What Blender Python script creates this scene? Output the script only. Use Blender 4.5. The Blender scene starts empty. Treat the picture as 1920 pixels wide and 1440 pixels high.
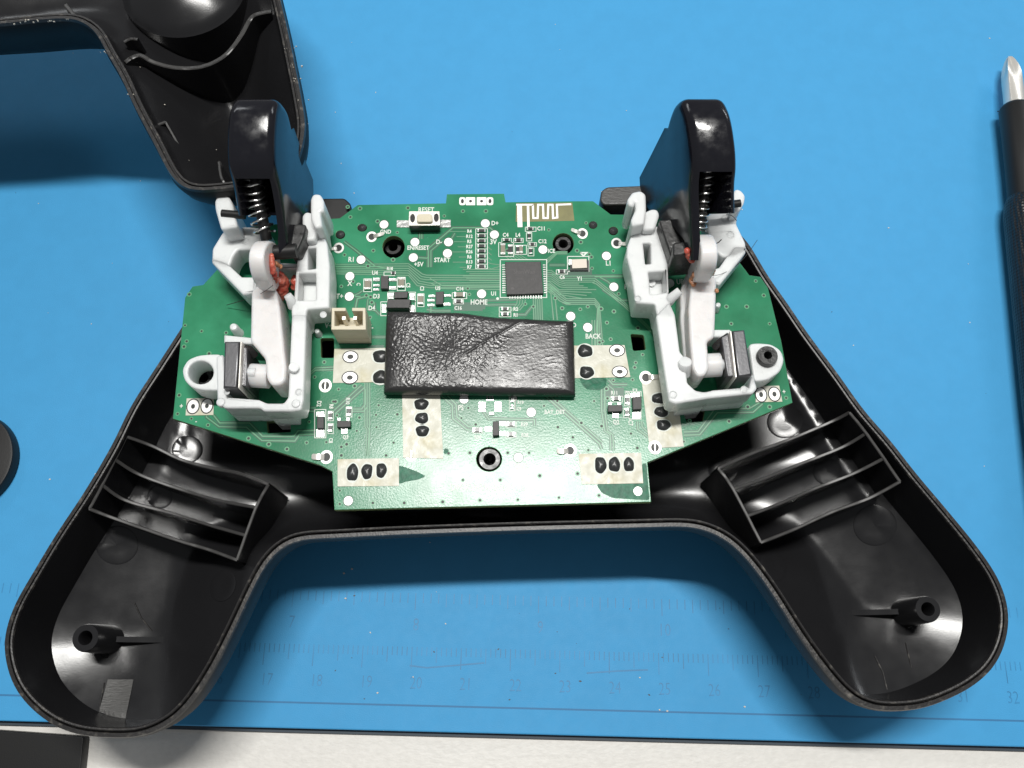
import bpy, bmesh, math, random
import numpy as np
from mathutils import Vector, Matrix, noise
from mathutils.geometry import delaunay_2d_cdt
random.seed(7)
R = math.radians
S = bpy.context.scene
COL = S.collection
S.unit_settings.scale_length = 0.01            # one unit is one centimetre

# ------------------------------------------------------------------ camera, light, exposure
HC, TILT, FPX = 18.8, R(18.0), 1663.0
cam_d = bpy.data.cameras.new('camera'); cam = bpy.data.objects.new('camera', cam_d); COL.objects.link(cam)
cam.location = (0, 0, HC); cam.rotation_euler = (TILT, 0, 0)
cam_d.sensor_width = 36; cam_d.lens = FPX/1920*36; cam_d.clip_start = 0.5; cam_d.clip_end = 1000
cam_d.dof.use_dof = True; cam_d.dof.focus_distance = 15.6; cam_d.dof.aperture_fstop = 0.055*0+26.0
cam_d.dof.aperture_fstop = 30.0
S.camera = cam
S.render.resolution_x = 1024; S.render.resolution_y = 768

W = bpy.data.worlds.new('World'); S.world = W; W.use_nodes = True
bg = W.node_tree.nodes['Background']
bg.inputs[0].default_value = (0.93, 0.96, 1.0, 1); bg.inputs[1].default_value = 0.19

def area(name, loc, target, sx, sy, power, color):
    l = bpy.data.lights.new(name, 'AREA'); l.shape = 'RECTANGLE'; l.size = sx; l.size_y = sy; l.energy = power; l.color = color
    o = bpy.data.objects.new(name, l); COL.objects.link(o); o.location = loc
    o.rotation_euler = (Vector(target)-Vector(loc)).to_track_quat('-Z', 'Y').to_euler()
    return o
area('tube_lamp', (1.0, 17, 70), (0, 5, 0), 27, 2.4, 52000, (1.0, 0.985, 0.95))
area('side_lamp', (52, 60, 50), (4, 10, 0), 30, 8, 8500, (0.93, 0.97, 1.0))
area('far_fill', (-42, 62, 52), (-4, 10, 0), 30, 8, 5000, (0.95, 0.98, 1.0))  # unseen fill light, added to brighten the far part of the mat
S.view_settings.view_transform = 'Standard'; S.view_settings.look = 'None'
S.view_settings.exposure = 0.0; S.view_settings.gamma = 1.0
try:
    S.cycles.max_bounces = 8; S.cycles.sample_clamp_indirect = 6
except Exception: pass

# ------------------------------------------------------------------ geometry helpers
cT, sT = math.cos(TILT), math.sin(TILT)
def ray(px, py):
    u, v = (px-960)/FPX, (720-py)/FPX
    return Vector((u, v*cT + sT, v*sT - cT))
def P(px, py, z):                              # point at height z seen in that direction
    d = ray(px, py); t = (z-HC)/d.z
    return Vector((0, 0, HC)) + d*t
def on_plane(px, py, p0, n):
    d = ray(px, py); o = Vector((0, 0, HC)); t = (p0-o).dot(n)/d.dot(n)
    return o + d*t
def pxcm(px, py, z): return abs((P(px+1, py, z)-P(px, py, z)).x)     # cm per photograph pixel
def XY(pts, z): return [(P(a, b, z).x, P(a, b, z).y) for a, b in pts]
def catmull(pts, closed=True, n=8):
    pts = [Vector(p) for p in pts]; N = len(pts); out = []
    rng = range(N) if closed else range(N-1)
    for i in rng:
        p0 = pts[(i-1) % N] if closed or i > 0 else pts[0]
        p1 = pts[i]; p2 = pts[(i+1) % N]
        p3 = pts[(i+2) % N] if closed or i+2 < N else pts[-1]
        for k in range(n):
            t = k/n
            out.append(0.5*((2*p1)+(-p0+p2)*t+(2*p0-5*p1+4*p2-p3)*t*t+(-p0+3*p1-3*p2+p3)*t**3))
    if not closed: out.append(pts[-1])
    return out
def resample(pts, step):
    a = np.array([(p[0], p[1]) for p in pts]); a = np.vstack([a, a[:1]])
    s = np.concatenate([[0], np.cumsum(np.hypot(*np.diff(a, axis=0).T))])
    n = int(s[-1]/step); t = np.linspace(0, s[-1], n, endpoint=False)
    return np.stack([np.interp(t, s, a[:, 0]), np.interp(t, s, a[:, 1])], 1)
def signed_area(a): return 0.5*np.sum(a[:, 0]*np.roll(a[:, 1], -1)-np.roll(a[:, 0], -1)*a[:, 1])
def inset(a, d):
    t = np.roll(a, -2, 0)-np.roll(a, 2, 0); t /= np.linalg.norm(t, axis=1)[:, None]
    return a + np.stack([-t[:, 1], t[:, 0]], 1)*d      # ccw: left is inside

def tag(o, label=None, cat=None, group=None, kind=None):
    if label: o['label'] = label
    if cat: o['category'] = cat
    if group: o['group'] = group
    if kind: o['kind'] = kind
    return o
def root(name, loc, label=None, cat=None, group=None, kind=None):
    o = bpy.data.objects.new(name, None); o.location = loc; o.empty_display_size = 0.5; COL.objects.link(o)
    return tag(o, label, cat, group, kind)
def link(name, me, m, parent=None, origin=None):
    """links world-space mesh data as one object; its origin is moved to `origin` or the parent"""
    o = bpy.data.objects.new(name, me); COL.objects.link(o)
    base = Vector((0, 0, 0))
    if parent is not None:
        q = parent
        while q is not None: base = base + Vector(q.location); q = q.parent
        o.parent = parent
    if origin is None:
        vs = [v.co for v in me.vertices]
        if vs:
            mn = Vector((min(v.x for v in vs), min(v.y for v in vs), min(v.z for v in vs)))
            mx = Vector((max(v.x for v in vs), max(v.y for v in vs), max(v.z for v in vs)))
            origin = Vector(((mn.x+mx.x)/2, (mn.y+mx.y)/2, mn.z))
        else: origin = Vector((0, 0, 0))
    origin = Vector(origin)
    me.transform(Matrix.Translation(-origin)); o.location = origin-base
    if m is not None and not me.materials: me.materials.append(m)
    return o
def finish(me, ang=35):
    me.polygons.foreach_set('use_smooth', [True]*len(me.polygons))
    me.set_sharp_from_angle(angle=R(ang)); me.update()
    return me

class MB:
    def __init__(s): s.v = []; s.f = []
    def add(s, vs, fs):
        b = len(s.v); s.v += [tuple(v) for v in vs]; s.f += [tuple(i+b for i in f) for f in fs]
    def addmesh(s, me, mat=None):
        b = len(s.v)
        for v in me.vertices: s.v.append(tuple((mat @ v.co) if mat else v.co))
        for p in me.polygons: s.f.append(tuple(i+b for i in p.vertices))
    def quadbox(s, top, z0, z1):                # top: 4 xy corners
        q = [(x, y, z0) for x, y in top]+[(x, y, z1) for x, y in top]
        n = len(top)
        s.add(q, [tuple(range(n-1, -1, -1)), tuple(range(n, 2*n))]+[(i, (i+1) % n, n+(i+1) % n, n+i) for i in range(n)])
    def disc(s, c, rx, ry, z, n=16, r0=0.0, dz=0, rot=0):
        ca, sa = math.cos(rot), math.sin(rot)
        def pt(r, i):
            a = 2*math.pi*i/n; x, y = rx*r*math.cos(a), ry*r*math.sin(a)
            return (c[0]+x*ca-y*sa, c[1]+x*sa+y*ca, z)
        if r0 <= 0: s.add([pt(1, i) for i in range(n)], [tuple(range(n))])
        else: s.add([pt(1, i) for i in range(n)]+[pt(r0, i) for i in range(n)], [(i, (i+1) % n, n+(i+1) % n, n+i) for i in range(n)])
    def lathe(s, c, prof, n=24, cap0=False, cap1=False):
        vs = [(c[0]+r*math.cos(2*math.pi*i/n), c[1]+r*math.sin(2*math.pi*i/n), z) for r, z in prof for i in range(n)]
        fs = [(k*n+i, k*n+(i+1) % n, (k+1)*n+(i+1) % n, (k+1)*n+i) for k in range(len(prof)-1) for i in range(n)]
        if cap0: fs.append(tuple(range(n-1, -1, -1)))
        if cap1: fs.append(tuple(range((len(prof)-1)*n, len(prof)*n)))
        s.add(vs, fs)
    def tube(s, path, r, n=8, cap=True):
        path = [Vector(p) for p in path]; N = len(path); rr = r if isinstance(r, (list, tuple)) else [r]*N
        up = Vector((0, 0, 1)); vs = []; prev = None
        for i, p in enumerate(path):
            t = (path[min(i+1, N-1)]-path[max(i-1, 0)]).normalized()
            a = prev if prev is not None else (up.cross(t) if abs(t.z) < .95 else Vector((1, 0, 0)).cross(t))
            a = (a - t*a.dot(t)).normalized(); b = t.cross(a); prev = a
            vs += [p+(a*math.cos(2*math.pi*k/n)+b*math.sin(2*math.pi*k/n))*rr[i] for k in range(n)]
        fs = [(i*n+k, i*n+(k+1) % n, (i+1)*n+(k+1) % n, (i+1)*n+k) for i in range(N-1) for k in range(n)]
        if cap: fs += [tuple(range(n-1, -1, -1)), tuple(range((N-1)*n, N*n))]
        s.add(vs, fs)
    def ribbon(s, pts, w, z):                   # flat line on the board, mitred
        pts = [Vector((p[0], p[1])) for p in pts]; N = len(pts); L = []; Rr = []
        for i in range(N):
            d0 = (pts[i]-pts[i-1]).normalized() if i > 0 else None
            d1 = (pts[i+1]-pts[i]).normalized() if i < N-1 else None
            if d0 is None: d0 = d1
            if d1 is None: d1 = d0
            n0 = Vector((-d0.y, d0.x)); n1 = Vector((-d1.y, d1.x)); m = (n0+n1)
            m = m.normalized() if m.length > 1e-6 else n0
            k = w/2/max(.4, m.dot(n0)); L.append(pts[i]+m*k); Rr.append(pts[i]-m*k)
        s.add([(p.x, p.y, z) for p in L]+[(p.x, p.y, z) for p in Rr], [(N+i, N+i+1, i+1, i) for i in range(N-1)])
    def mesh(s, name='part', ang=35, smooth=True):
        me = bpy.data.meshes.new(name); me.from_pydata(s.v, [], s.f); me.update()
        bm = bmesh.new(); bm.from_mesh(me); bmesh.ops.recalc_face_normals(bm, faces=bm.faces); bm.to_mesh(me); bm.free()
        return finish(me, ang) if smooth else me
    def flatmesh(s, name='part'):
        me = bpy.data.meshes.new(name); me.from_pydata(s.v, [], s.f); me.update()
        bm = bmesh.new(); bm.from_mesh(me)
        for f in bm.faces:
            if f.normal.z < 0: f.normal_flip()
        bm.to_mesh(me); bm.free(); return me
    def build(s, name, m, parent=None, origin=None, ang=35, flat=False):
        return link(name, s.flatmesh(name) if flat else s.mesh(name, ang), m, parent, origin)

def plate_mesh(loops, z0, z1, bev=0.0, seg=2):
    """prism with holes from xy loops, edges rounded"""
    cu = bpy.data.curves.new('c', 'CURVE'); cu.dimensions = '2D'; cu.fill_mode = 'BOTH'
    for lp in loops:
        sp = cu.splines.new('POLY'); sp.points.add(len(lp)-1)
        for i, p in enumerate(lp): sp.points[i].co = (p[0], p[1], 0, 1)
        sp.use_cyclic_u = True
    cu.extrude = max(1e-4, (z1-z0)/2-bev); cu.bevel_depth = bev; cu.bevel_resolution = seg
    cu.offset = -bev
    o = bpy.data.objects.new('c', cu); COL.objects.link(o)
    me = bpy.data.meshes.new_from_object(o); bpy.data.objects.remove(o); bpy.data.curves.remove(cu)
    me.transform(Matrix.Translation((0, 0, (z0+z1)/2)))
    bm = bmesh.new(); bm.from_mesh(me); bmesh.ops.remove_doubles(bm, verts=bm.verts, dist=1e-5)
    bmesh.ops.recalc_face_normals(bm, faces=bm.faces); bm.to_mesh(me); bm.free()
    me.materials.clear(); finish(me, 32)
    for p_ in me.polygons:
        if abs(p_.normal.z) > .9995: p_.use_smooth = False
    return me
def plate(name, m, parent, loops, z0, z1, bev=0.02, px=True, seg=2):
    lp = [XY(l, z1) if px else l for l in loops]
    return link(name, plate_mesh(lp, z0, z1, bev, seg), m, parent)
def circ(cx, cy, rx, ry=None, n=20):
    ry = ry or rx
    return [(cx+rx*math.cos(2*math.pi*i/n), cy+ry*math.sin(2*math.pi*i/n)) for i in range(n)]
def roundpoly(pts, r=0.15, n=4):
    out = []; N = len(pts)
    for i in range(N):
        a, b, c = Vector(pts[i-1]), Vector(pts[i]), Vector(pts[(i+1) % N])
        ra = min(r, (a-b).length*.45); rc = min(r, (c-b).length*.45)
        p, q = b+(a-b).normalized()*ra, b+(c-b).normalized()*rc
        for k in range(n+1):
            t = k/n; out.append(tuple((1-t)**2*p+2*t*(1-t)*b+t*t*q))
    return out
def join_meshes(list_):
    mb = MB()
    for me in list_: mb.addmesh(me)
    me = bpy.data.meshes.new('j'); me.from_pydata(mb.v, [], mb.f); me.update(); finish(me, 32)
    for p_ in me.polygons:
        if abs(p_.normal.z) > .9995: p_.use_smooth = False
    return me

# ------------------------------------------------------------------ materials
def mat(name, col, rough=.5, metal=0., spec=.5, bump=0., bscale=30., bstretch=(1, 1, 1), var=0., vscale=3., sss=0., ssr=(1, .9, .8),
        rvar=0., rvscale=6., coat=0., coatr=.1, alpha=None, trans=0., bump2=0., b2scale=3., col2=None, cmask=None):
    m = bpy.data.materials.new(name); m.use_nodes = True; nt = m.node_tree; N = nt.nodes; L = nt.links
    b = N['Principled BSDF']; b.inputs['Base Color'].default_value = (*col, 1); b.inputs['Roughness'].default_value = rough
    b.inputs['Metallic'].default_value = metal; b.inputs['Specular IOR Level'].default_value = spec
    b.inputs['Coat Weight'].default_value = coat; b.inputs['Coat Roughness'].default_value = coatr
    if trans: b.inputs['Transmission Weight'].default_value = trans
    if sss:
        b.inputs['Subsurface Weight'].default_value = sss; b.inputs['Subsurface Radius'].default_value = ssr
        b.inputs['Subsurface Scale'].default_value = 0.3
    tc = N.new('ShaderNodeTexCoord'); co = tc.outputs['Object']
    if var or col2:
        nz = N.new('ShaderNodeTexNoise'); nz.inputs['Scale'].default_value = vscale; nz.inputs['Detail'].default_value = 6
        L.new(co, nz.inputs['Vector']); mx = N.new('ShaderNodeMix'); mx.data_type = 'RGBA'
        c2 = col2 or tuple(min(1, c*(1+var)) for c in col); c1 = col if col2 else tuple(c*(1-var) for c in col)
        mx.inputs[6].default_value = (*c1, 1); mx.inputs[7].default_value = (*c2, 1)
        rp = N.new('ShaderNodeMapRange'); rp.inputs[1].default_value = .35 if not cmask else cmask[0]; rp.inputs[2].default_value = .65 if not cmask else cmask[1]
        L.new(nz.outputs['Fac'], rp.inputs[0]); L.new(rp.outputs[0], mx.inputs[0]); L.new(mx.outputs[2], b.inputs['Base Color'])
    if rvar:
        nz = N.new('ShaderNodeTexNoise'); nz.inputs['Scale'].default_value = rvscale; nz.inputs['Detail'].default_value = 8
        L.new(co, nz.inputs['Vector']); rp = N.new('ShaderNodeMapRange'); rp.inputs[1].default_value = .3; rp.inputs[2].default_value = .7
        rp.inputs[3].default_value = max(.02, rough-rvar); rp.inputs[4].default_value = min(1, rough+rvar)
        L.new(nz.outputs['Fac'], rp.inputs[0]); L.new(rp.outputs[0], b.inputs['Roughness'])
    last = None
    for st, sc, stretch in ((bump2, b2scale, (1, 1, 1)), (bump, bscale, bstretch)):
        if not st: continue
        mp = N.new('ShaderNodeMapping'); mp.inputs['Scale'].default_value = stretch; L.new(co, mp.inputs['Vector'])
        nz = N.new('ShaderNodeTexNoise'); nz.inputs['Scale'].default_value = sc; nz.inputs['Detail'].default_value = 5
        L.new(mp.outputs[0], nz.inputs['Vector']); bp = N.new('ShaderNodeBump'); bp.inputs['Strength'].default_value = 1.0
        bp.inputs['Distance'].default_value = st; L.new(nz.outputs['Fac'], bp.inputs['Height'])
        if last: L.new(last.outputs[0], bp.inputs['Normal'])
        last = bp
    if last: L.new(last.outputs[0], b.inputs['Normal'])
    m['b'] = 1
    return m
M = {}
M['mat'] = mat('blue_silicone', (.052, .315, .61), .6, spec=.35, bump=.004, bscale=45, bump2=.0, b2scale=2.2, var=.02, vscale=2.5, rvar=.03)
M['mat_print'] = mat('blue_silicone_moulded', (.034, .215, .44), .5, spec=.45, var=.16, vscale=1.3)
M['mat_edge'] = mat('mat_underside', (.035, .05, .065), .6)
M['table'] = mat('white_laminate', (.72, .70, .66), .5, spec=.4, bump=.012, bscale=7, bstretch=(1, 1.8, 1), var=.03, vscale=8)
M['black'] = mat('black_moulded_plastic', (.012, .012, .013), .23, spec=.42, bump=.0006, bscale=40, bump2=.0015, b2scale=2, rvar=.04, rvscale=2.2)
M['outer'] = mat('grained_black_plastic', (.010, .010, .010), .55, spec=.15, bump=.003, bscale=30)
M['black_gloss'] = mat('glossy_black_plastic', (.006, .006, .009), .17, spec=.55, bump=.0004, bscale=50, bump2=.0015, b2scale=4, rvar=.09, rvscale=6)
M['black_matte'] = mat('matt_black_plastic', (.011, .011, .011), .45, spec=.35, bump=.002, bscale=50)
M['rubber'] = mat('black_rubber', (.02, .02, .02), .33, spec=.5, bump=.006, bscale=14, rvar=.12)
M['black_worn'] = mat('worn_black_edge', (.016, .015, .015), .38, spec=.4, bump=.004, bscale=24, bstretch=(1, 1, 1), col2=(.13, .12, .105), vscale=9, cmask=(.55, .80))
M['sanded'] = mat('sanded_black_plastic', (.045, .044, .042), .4, bump=.006, bscale=16, bstretch=(.5, 5, 1))
M['white'] = mat('milky_white_nylon', (.71, .725, .72), .34, spec=.45, sss=.6, ssr=(1, .95, .95), bump=.002, bscale=25, bump2=.004, b2scale=4, rvar=.1)
M['lever'] = mat('natural_white_nylon', (.70, .68, .67), .34, spec=.45, sss=.6, ssr=(1, .8, .7), bump=.002, bscale=25, bump2=.004, b2scale=4, rvar=.1, var=.05, vscale=2)
M['ivory'] = mat('ivory_connector', (.60, .54, .40), .45, sss=.15, bump=.002, bscale=40)
M['cream'] = mat('cream_coating', (.56, .55, .46), .42, bump2=.006, b2scale=7, col2=(.50, .46, .30), vscale=1.6, cmask=(.52, .70), rvar=.12, bump=.002, bscale=30)
M['silk'] = mat('white_silkscreen', (.66, .70, .64), .5)
M['pad'] = mat('tinned_pad', (.80, .78, .75), .38, metal=.25, bump=.002, bscale=25)
M['solder'] = mat('solder', (.72, .72, .70), .25, metal=.9, bump2=.006, b2scale=12)
M['steel'] = mat('spring_steel', (.75, .74, .72), .2, metal=1.)
M['tin'] = mat('tinned_lead', (.80, .77, .71), .32, metal=.6, bump=.002, bscale=20)
M['chip'] = mat('chip_epoxy', (.045, .043, .043), .5, spec=.4, bump=.0015, bscale=70, var=.15, vscale=20)
M['resist'] = mat('resistor_black', (.02, .02, .02), .3)
M['capac'] = mat('capacitor_tan', (.20, .18, .13), .4)
M['sil'] = mat('white_ceramic', (.66, .58, .50), .4)
M['brass'] = mat('antenna_copperless', (.17, .16, .055), .45, spec=.5, var=.1, vscale=5)
M['trace'] = mat('masked_copper', (.085, .30, .15), .35, spec=.5)
M['trace_dark'] = mat('bare_masked_laminate', (.012, .085, .045), .38, spec=.5)
M['hole'] = mat('dark_hole', (.008, .012, .010), .5)
M['via'] = mat('masked_via', (.01, .06, .035), .4)
M['pot'] = mat('dark_metal_can', (.10, .10, .105), .35, metal=.7, bump=.002, bscale=20)
M['blob'] = mat('black_flux_cap', (.030, .032, .032), .34, bump2=.004, b2scale=9, rvar=.05, spec=.5)
M['grease'] = mat('red_grease', (.42, .055, .035), .3, sss=.5, ssr=(1, .3, .2), bump2=.02, b2scale=12, spec=.5, col2=(.55, .16, .11), vscale=6)
M['brown'] = mat('brown_residue', (.40, .17, .08), .35, sss=.2, bump2=.02, b2scale=12)
M['hair'] = mat('dark_hair', (.03, .025, .02), .5)
M['dust'] = mat('pale_dust', (.62, .58, .50), .7)
M['groove'] = mat('blue_groove', (.03, .17, .36), .6)
M['scratch'] = mat('scuffed_plastic', (.032, .031, .030), .36)

# leathery shrink tape
def tape_mat():
    m = mat('wrinkled_black_tape', (.026, .025, .025), .30, spec=.62, rvar=.08, rvscale=3)
    nt = m.node_tree; N = nt.nodes; L = nt.links; b = N['Principled BSDF']; tc = N.new('ShaderNodeTexCoord')
    last = None
    for sc, st, dist, ty in ((22, (.5, 1.6, 1), .0025, 'n'), (45, (.8, 1.5, 1), .0014, 'n')):
        mp = N.new('ShaderNodeMapping'); mp.inputs['Scale'].default_value = st; mp.inputs['Rotation'].default_value = (0, 0, .35 if ty == 'w' else .1)
        L.new(tc.outputs['Object'], mp.inputs['Vector'])
        if ty == 'n':
            nz = N.new('ShaderNodeTexNoise'); nz.inputs['Detail'].default_value = 4; nz.inputs['Distortion'].default_value = .8
            out = nz.outputs['Fac']
        else:
            nz = N.new('ShaderNodeTexVoronoi'); nz.feature = 'DISTANCE_TO_EDGE'
            d = N.new('ShaderNodeTexNoise'); d.inputs['Scale'].default_value = 2.5; L.new(mp.outputs[0], d.inputs['Vector'])
            ad = N.new('ShaderNodeVectorMath'); ad.operation = 'MULTIPLY_ADD'; ad.inputs[1].default_value = (.6, .6, .6)
            L.new(d.outputs['Color'], ad.inputs[0]); L.new(mp.outputs[0], ad.inputs[2]); mp = ad
            rp = N.new('ShaderNodeMapRange'); rp.inputs[2].default_value = .12; L.new(nz.outputs[0], rp.inputs[0]); out = rp.outputs[0]
            dist *= .25
        nz.inputs['Scale'].default_value = sc; L.new(mp.outputs[0], nz.inputs['Vector'])
        bp = N.new('ShaderNodeBump'); bp.inputs['Distance'].default_value = dist; L.new(out, bp.inputs['Height'])
        if last: L.new(last.outputs[0], bp.inputs['Normal'])
        last = bp
    L.new(last.outputs[0], b.inputs['Normal']); return m
M['tape'] = tape_mat()
def pcb_mat():
    m = bpy.data.materials.new('green_solder_mask'); m.use_nodes = True; nt = m.node_tree; N = nt.nodes; L = nt.links
    b = N['Principled BSDF']; tc = N.new('ShaderNodeTexCoord'); ge = N.new('ShaderNodeNewGeometry'); sx = N.new('ShaderNodeSeparateXYZ')
    L.new(ge.outputs['Normal'], sx.inputs[0])
    nz = N.new('ShaderNodeTexNoise'); nz.inputs['Scale'].default_value = .9; nz.inputs['Detail'].default_value = 5; L.new(tc.outputs['Object'], nz.inputs['Vector'])
    mx = N.new('ShaderNodeMix'); mx.data_type = 'RGBA'; mx.inputs[6].default_value = (.022, .165, .080, 1); mx.inputs[7].default_value = (.040, .250, .130, 1)
    rp = N.new('ShaderNodeMapRange'); rp.inputs[1].default_value = .38; rp.inputs[2].default_value = .62
    L.new(nz.outputs[0], rp.inputs[0]); L.new(rp.outputs[0], mx.inputs[0])
    m2 = N.new('ShaderNodeMix'); m2.data_type = 'RGBA'; m2.inputs[6].default_value = (.20, .27, .13, 1)
    r2 = N.new('ShaderNodeMapRange'); r2.inputs[1].default_value = .6; r2.inputs[2].default_value = .9; L.new(sx.outputs[2], r2.inputs[0])
    L.new(r2.outputs[0], m2.inputs[0]); L.new(mx.outputs[2], m2.inputs[7]); L.new(m2.outputs[2], b.inputs['Base Color'])
    b.inputs['Roughness'].default_value = .3; b.inputs['Specular IOR Level'].default_value = .30
    n2 = N.new('ShaderNodeTexNoise'); n2.inputs['Scale'].default_value = 30; n2.inputs['Detail'].default_value = 4; L.new(tc.outputs['Object'], n2.inputs['Vector'])
    n3 = N.new('ShaderNodeTexNoise'); n3.inputs['Scale'].default_value = 3; n3.inputs['Detail'].default_value = 3; L.new(tc.outputs['Object'], n3.inputs['Vector'])
    b1 = N.new('ShaderNodeBump'); b1.inputs['Distance'].default_value = .0013; L.new(n2.outputs[0], b1.inputs['Height'])
    b2 = N.new('ShaderNodeBump'); b2.inputs['Distance'].default_value = .0005; L.new(n3.outputs[0], b2.inputs['Height']); L.new(b1.outputs[0], b2.inputs['Normal'])
    L.new(b2.outputs[0], b.inputs['Normal'])
    r3 = N.new('ShaderNodeMapRange'); r3.inputs[3].default_value = .17; r3.inputs[4].default_value = .26; L.new(n3.outputs[0], r3.inputs[0]); L.new(r3.outputs[0], b.inputs['Roughness'])
    return m
M['pcb'] = pcb_mat()

# ------------------------------------------------------------------ tabletop and work mat
mb = MB(); mb.quadbox([(-90, -60), (90, -60), (90, 90), (-90, 90)], -3.0, -.30)
t = mb.build('tabletop', M['table'], ang=30); tag(t, kind='structure')

e0, e1 = P(0, 1352, 0), P(1920, 1401, 0); dm = (e1-e0).normalized(); nm = Vector((-dm.y, dm.x, 0))
mat_root = root('work_mat', (0, 0, -.30), 'bright blue silicone work mat with moulded ruler scales, under the controller parts', 'mat')
A = e0-dm*22; B = e1+dm*20
corner = [A, B, B+nm*45, A+nm*45]
me = plate_mesh([roundpoly([(p.x, p.y) for p in corner], .8)], -.20, 0, .03, 2)
link('mat_surface', me, M['mat'], mat_root)
mb = MB(); C2 = [A-nm*.085+dm*.03, B-nm*.085, B+nm*44.9, A+nm*44.9]
mb.quadbox([(p.x, p.y) for p in C2], -.30, -.202); mb.build('mat_underside', M['mat_edge'], mat_root)
mb = MB()
g0, g1 = P(0, 1303, 0), P(1920, 1352, 0); g0 -= dm*20; g1 += dm*20
mb.ribbon([(g0.x, g0.y), (g1.x, g1.y)], .035, .002); mb.build('border_groove', M['groove'], mat_root, flat=True)

def text_mesh(s, size, align='CENTER', narrow=.8, bold=0.0):
    cu = bpy.data.curves.new('t', 'FONT'); cu.body = s; cu.size = size; cu.align_x = align; cu.align_y = 'CENTER'; cu.resolution_u = 2
    cu.offset = bold
    o = bpy.data.objects.new('t', cu); COL.objects.link(o); me = bpy.data.meshes.new_from_object(o)
    bpy.data.objects.remove(o); bpy.data.curves.remove(cu); me.transform(Matrix.Diagonal((narrow, 1, 1, 1))); return me
def ruler_text(s, px, py, h):
    mb = MB()
    p = P(px, py, 0); me = text_mesh(s, h, narrow=.75, bold=-.004); a = math.atan2(dm.y, dm.x)
    mb.addmesh(me, Matrix.Translation((p.x, p.y, .0025)) @ Matrix.Rotation(a, 4, 'Z')); mb.build('moulded_number', M['mat_print'], mat_root, flat=True)
for n in range(10, 34):
    px = 500+(n-17)*93.3
    if 8 < px < 1920: ruler_text(str(n), px, 1272+(px-400)*.0245, .34)
for n in range(5, 13):
    px = 780+(n-8)*233; ruler_text(str(n), px, 1172+(px-780)*.022, .36)
mb = MB()
o17 = P(497, 1206, 0); c8 = P(780, 1112, 0)
def ticks(mb, o, step, n0, n1, lens):
    for k in range(n0, n1):
        p = o+dm*(k*step); l = lens(k); q = p-nm*l
        mb.ribbon([(p.x, p.y), (q.x, q.y)], .018, .0022)
ticks(mb, o17, .1, -180, 170, lambda k: .42 if k % 10 == 0 else (.30 if k % 5 == 0 else .17))
ticks(mb, c8, 2.54/16, -110, 110, lambda k: .34 if k % 16 == 0 else (.27 if k % 4 == 0 else .2))
tk = mb.build('scale_ticks', M['mat_print'], mat_root, flat=True); tk['kind'] = 'stuff'

# crumbs and lint on the mat
mb = MB()
for i in range(60):
    px, py = random.uniform(20, 1900), random.uniform(10, 1340)
    p = P(px, py, .004); s_ = random.uniform(.008, .02); a = random.uniform(0, 3)
    mb.quadbox([(p.x+s_*math.cos(a+k*1.57)*(1.5 if k % 2 else .7), p.y+s_*math.sin(a+k*1.57)) for k in range(4)], .002, .012)
for px, py in ((888-240, 1122), (708, 1299), (1251, 1333), (660, 1067), (1396, 1325)):
    p = P(px, py, .004); mb.quadbox([(p.x+.025*math.cos(k*1.57+.3), p.y+.018*math.sin(k*1.57+.3)) for k in range(4)], .002, .02)
du = mb.build('dust_specks', M['dust']); tag(du, 'pale specks of dust scattered over the blue mat', 'dust', kind='stuff')

mb = MB()
for i in range(45):
    px, py = random.uniform(20, 1900), random.uniform(10, 1340)
    if i < 14: px, py = random.uniform(560, 1500), random.uniform(1110, 1330)
    p = P(px, py, .004); s_ = random.uniform(.006, .02); a = random.uniform(0, 3)
    mb.quadbox([(p.x+s_*math.cos(a+k*1.57)*(1.8 if k % 2 else .5), p.y+s_*math.sin(a+k*1.57)) for k in range(4)], .002, .008)
dk = mb.build('dark_specks', M['hair']); tag(dk, 'tiny dark specks of dirt scattered over the blue mat', 'dirt', kind='stuff')
for pts in ([(768,1248),(800,1252),(850,1248),(908,1243)], [(1100,1262),(1160,1258),(1215,1256)]):
    mb = MB(); line_pts = [P(a, b, .003) for a, b in pts]; mb.ribbon([(p.x, p.y) for p in line_pts], .03, .0028); mb.build('scuff_line', M['mat_print'], mat_root, flat=True)

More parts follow.
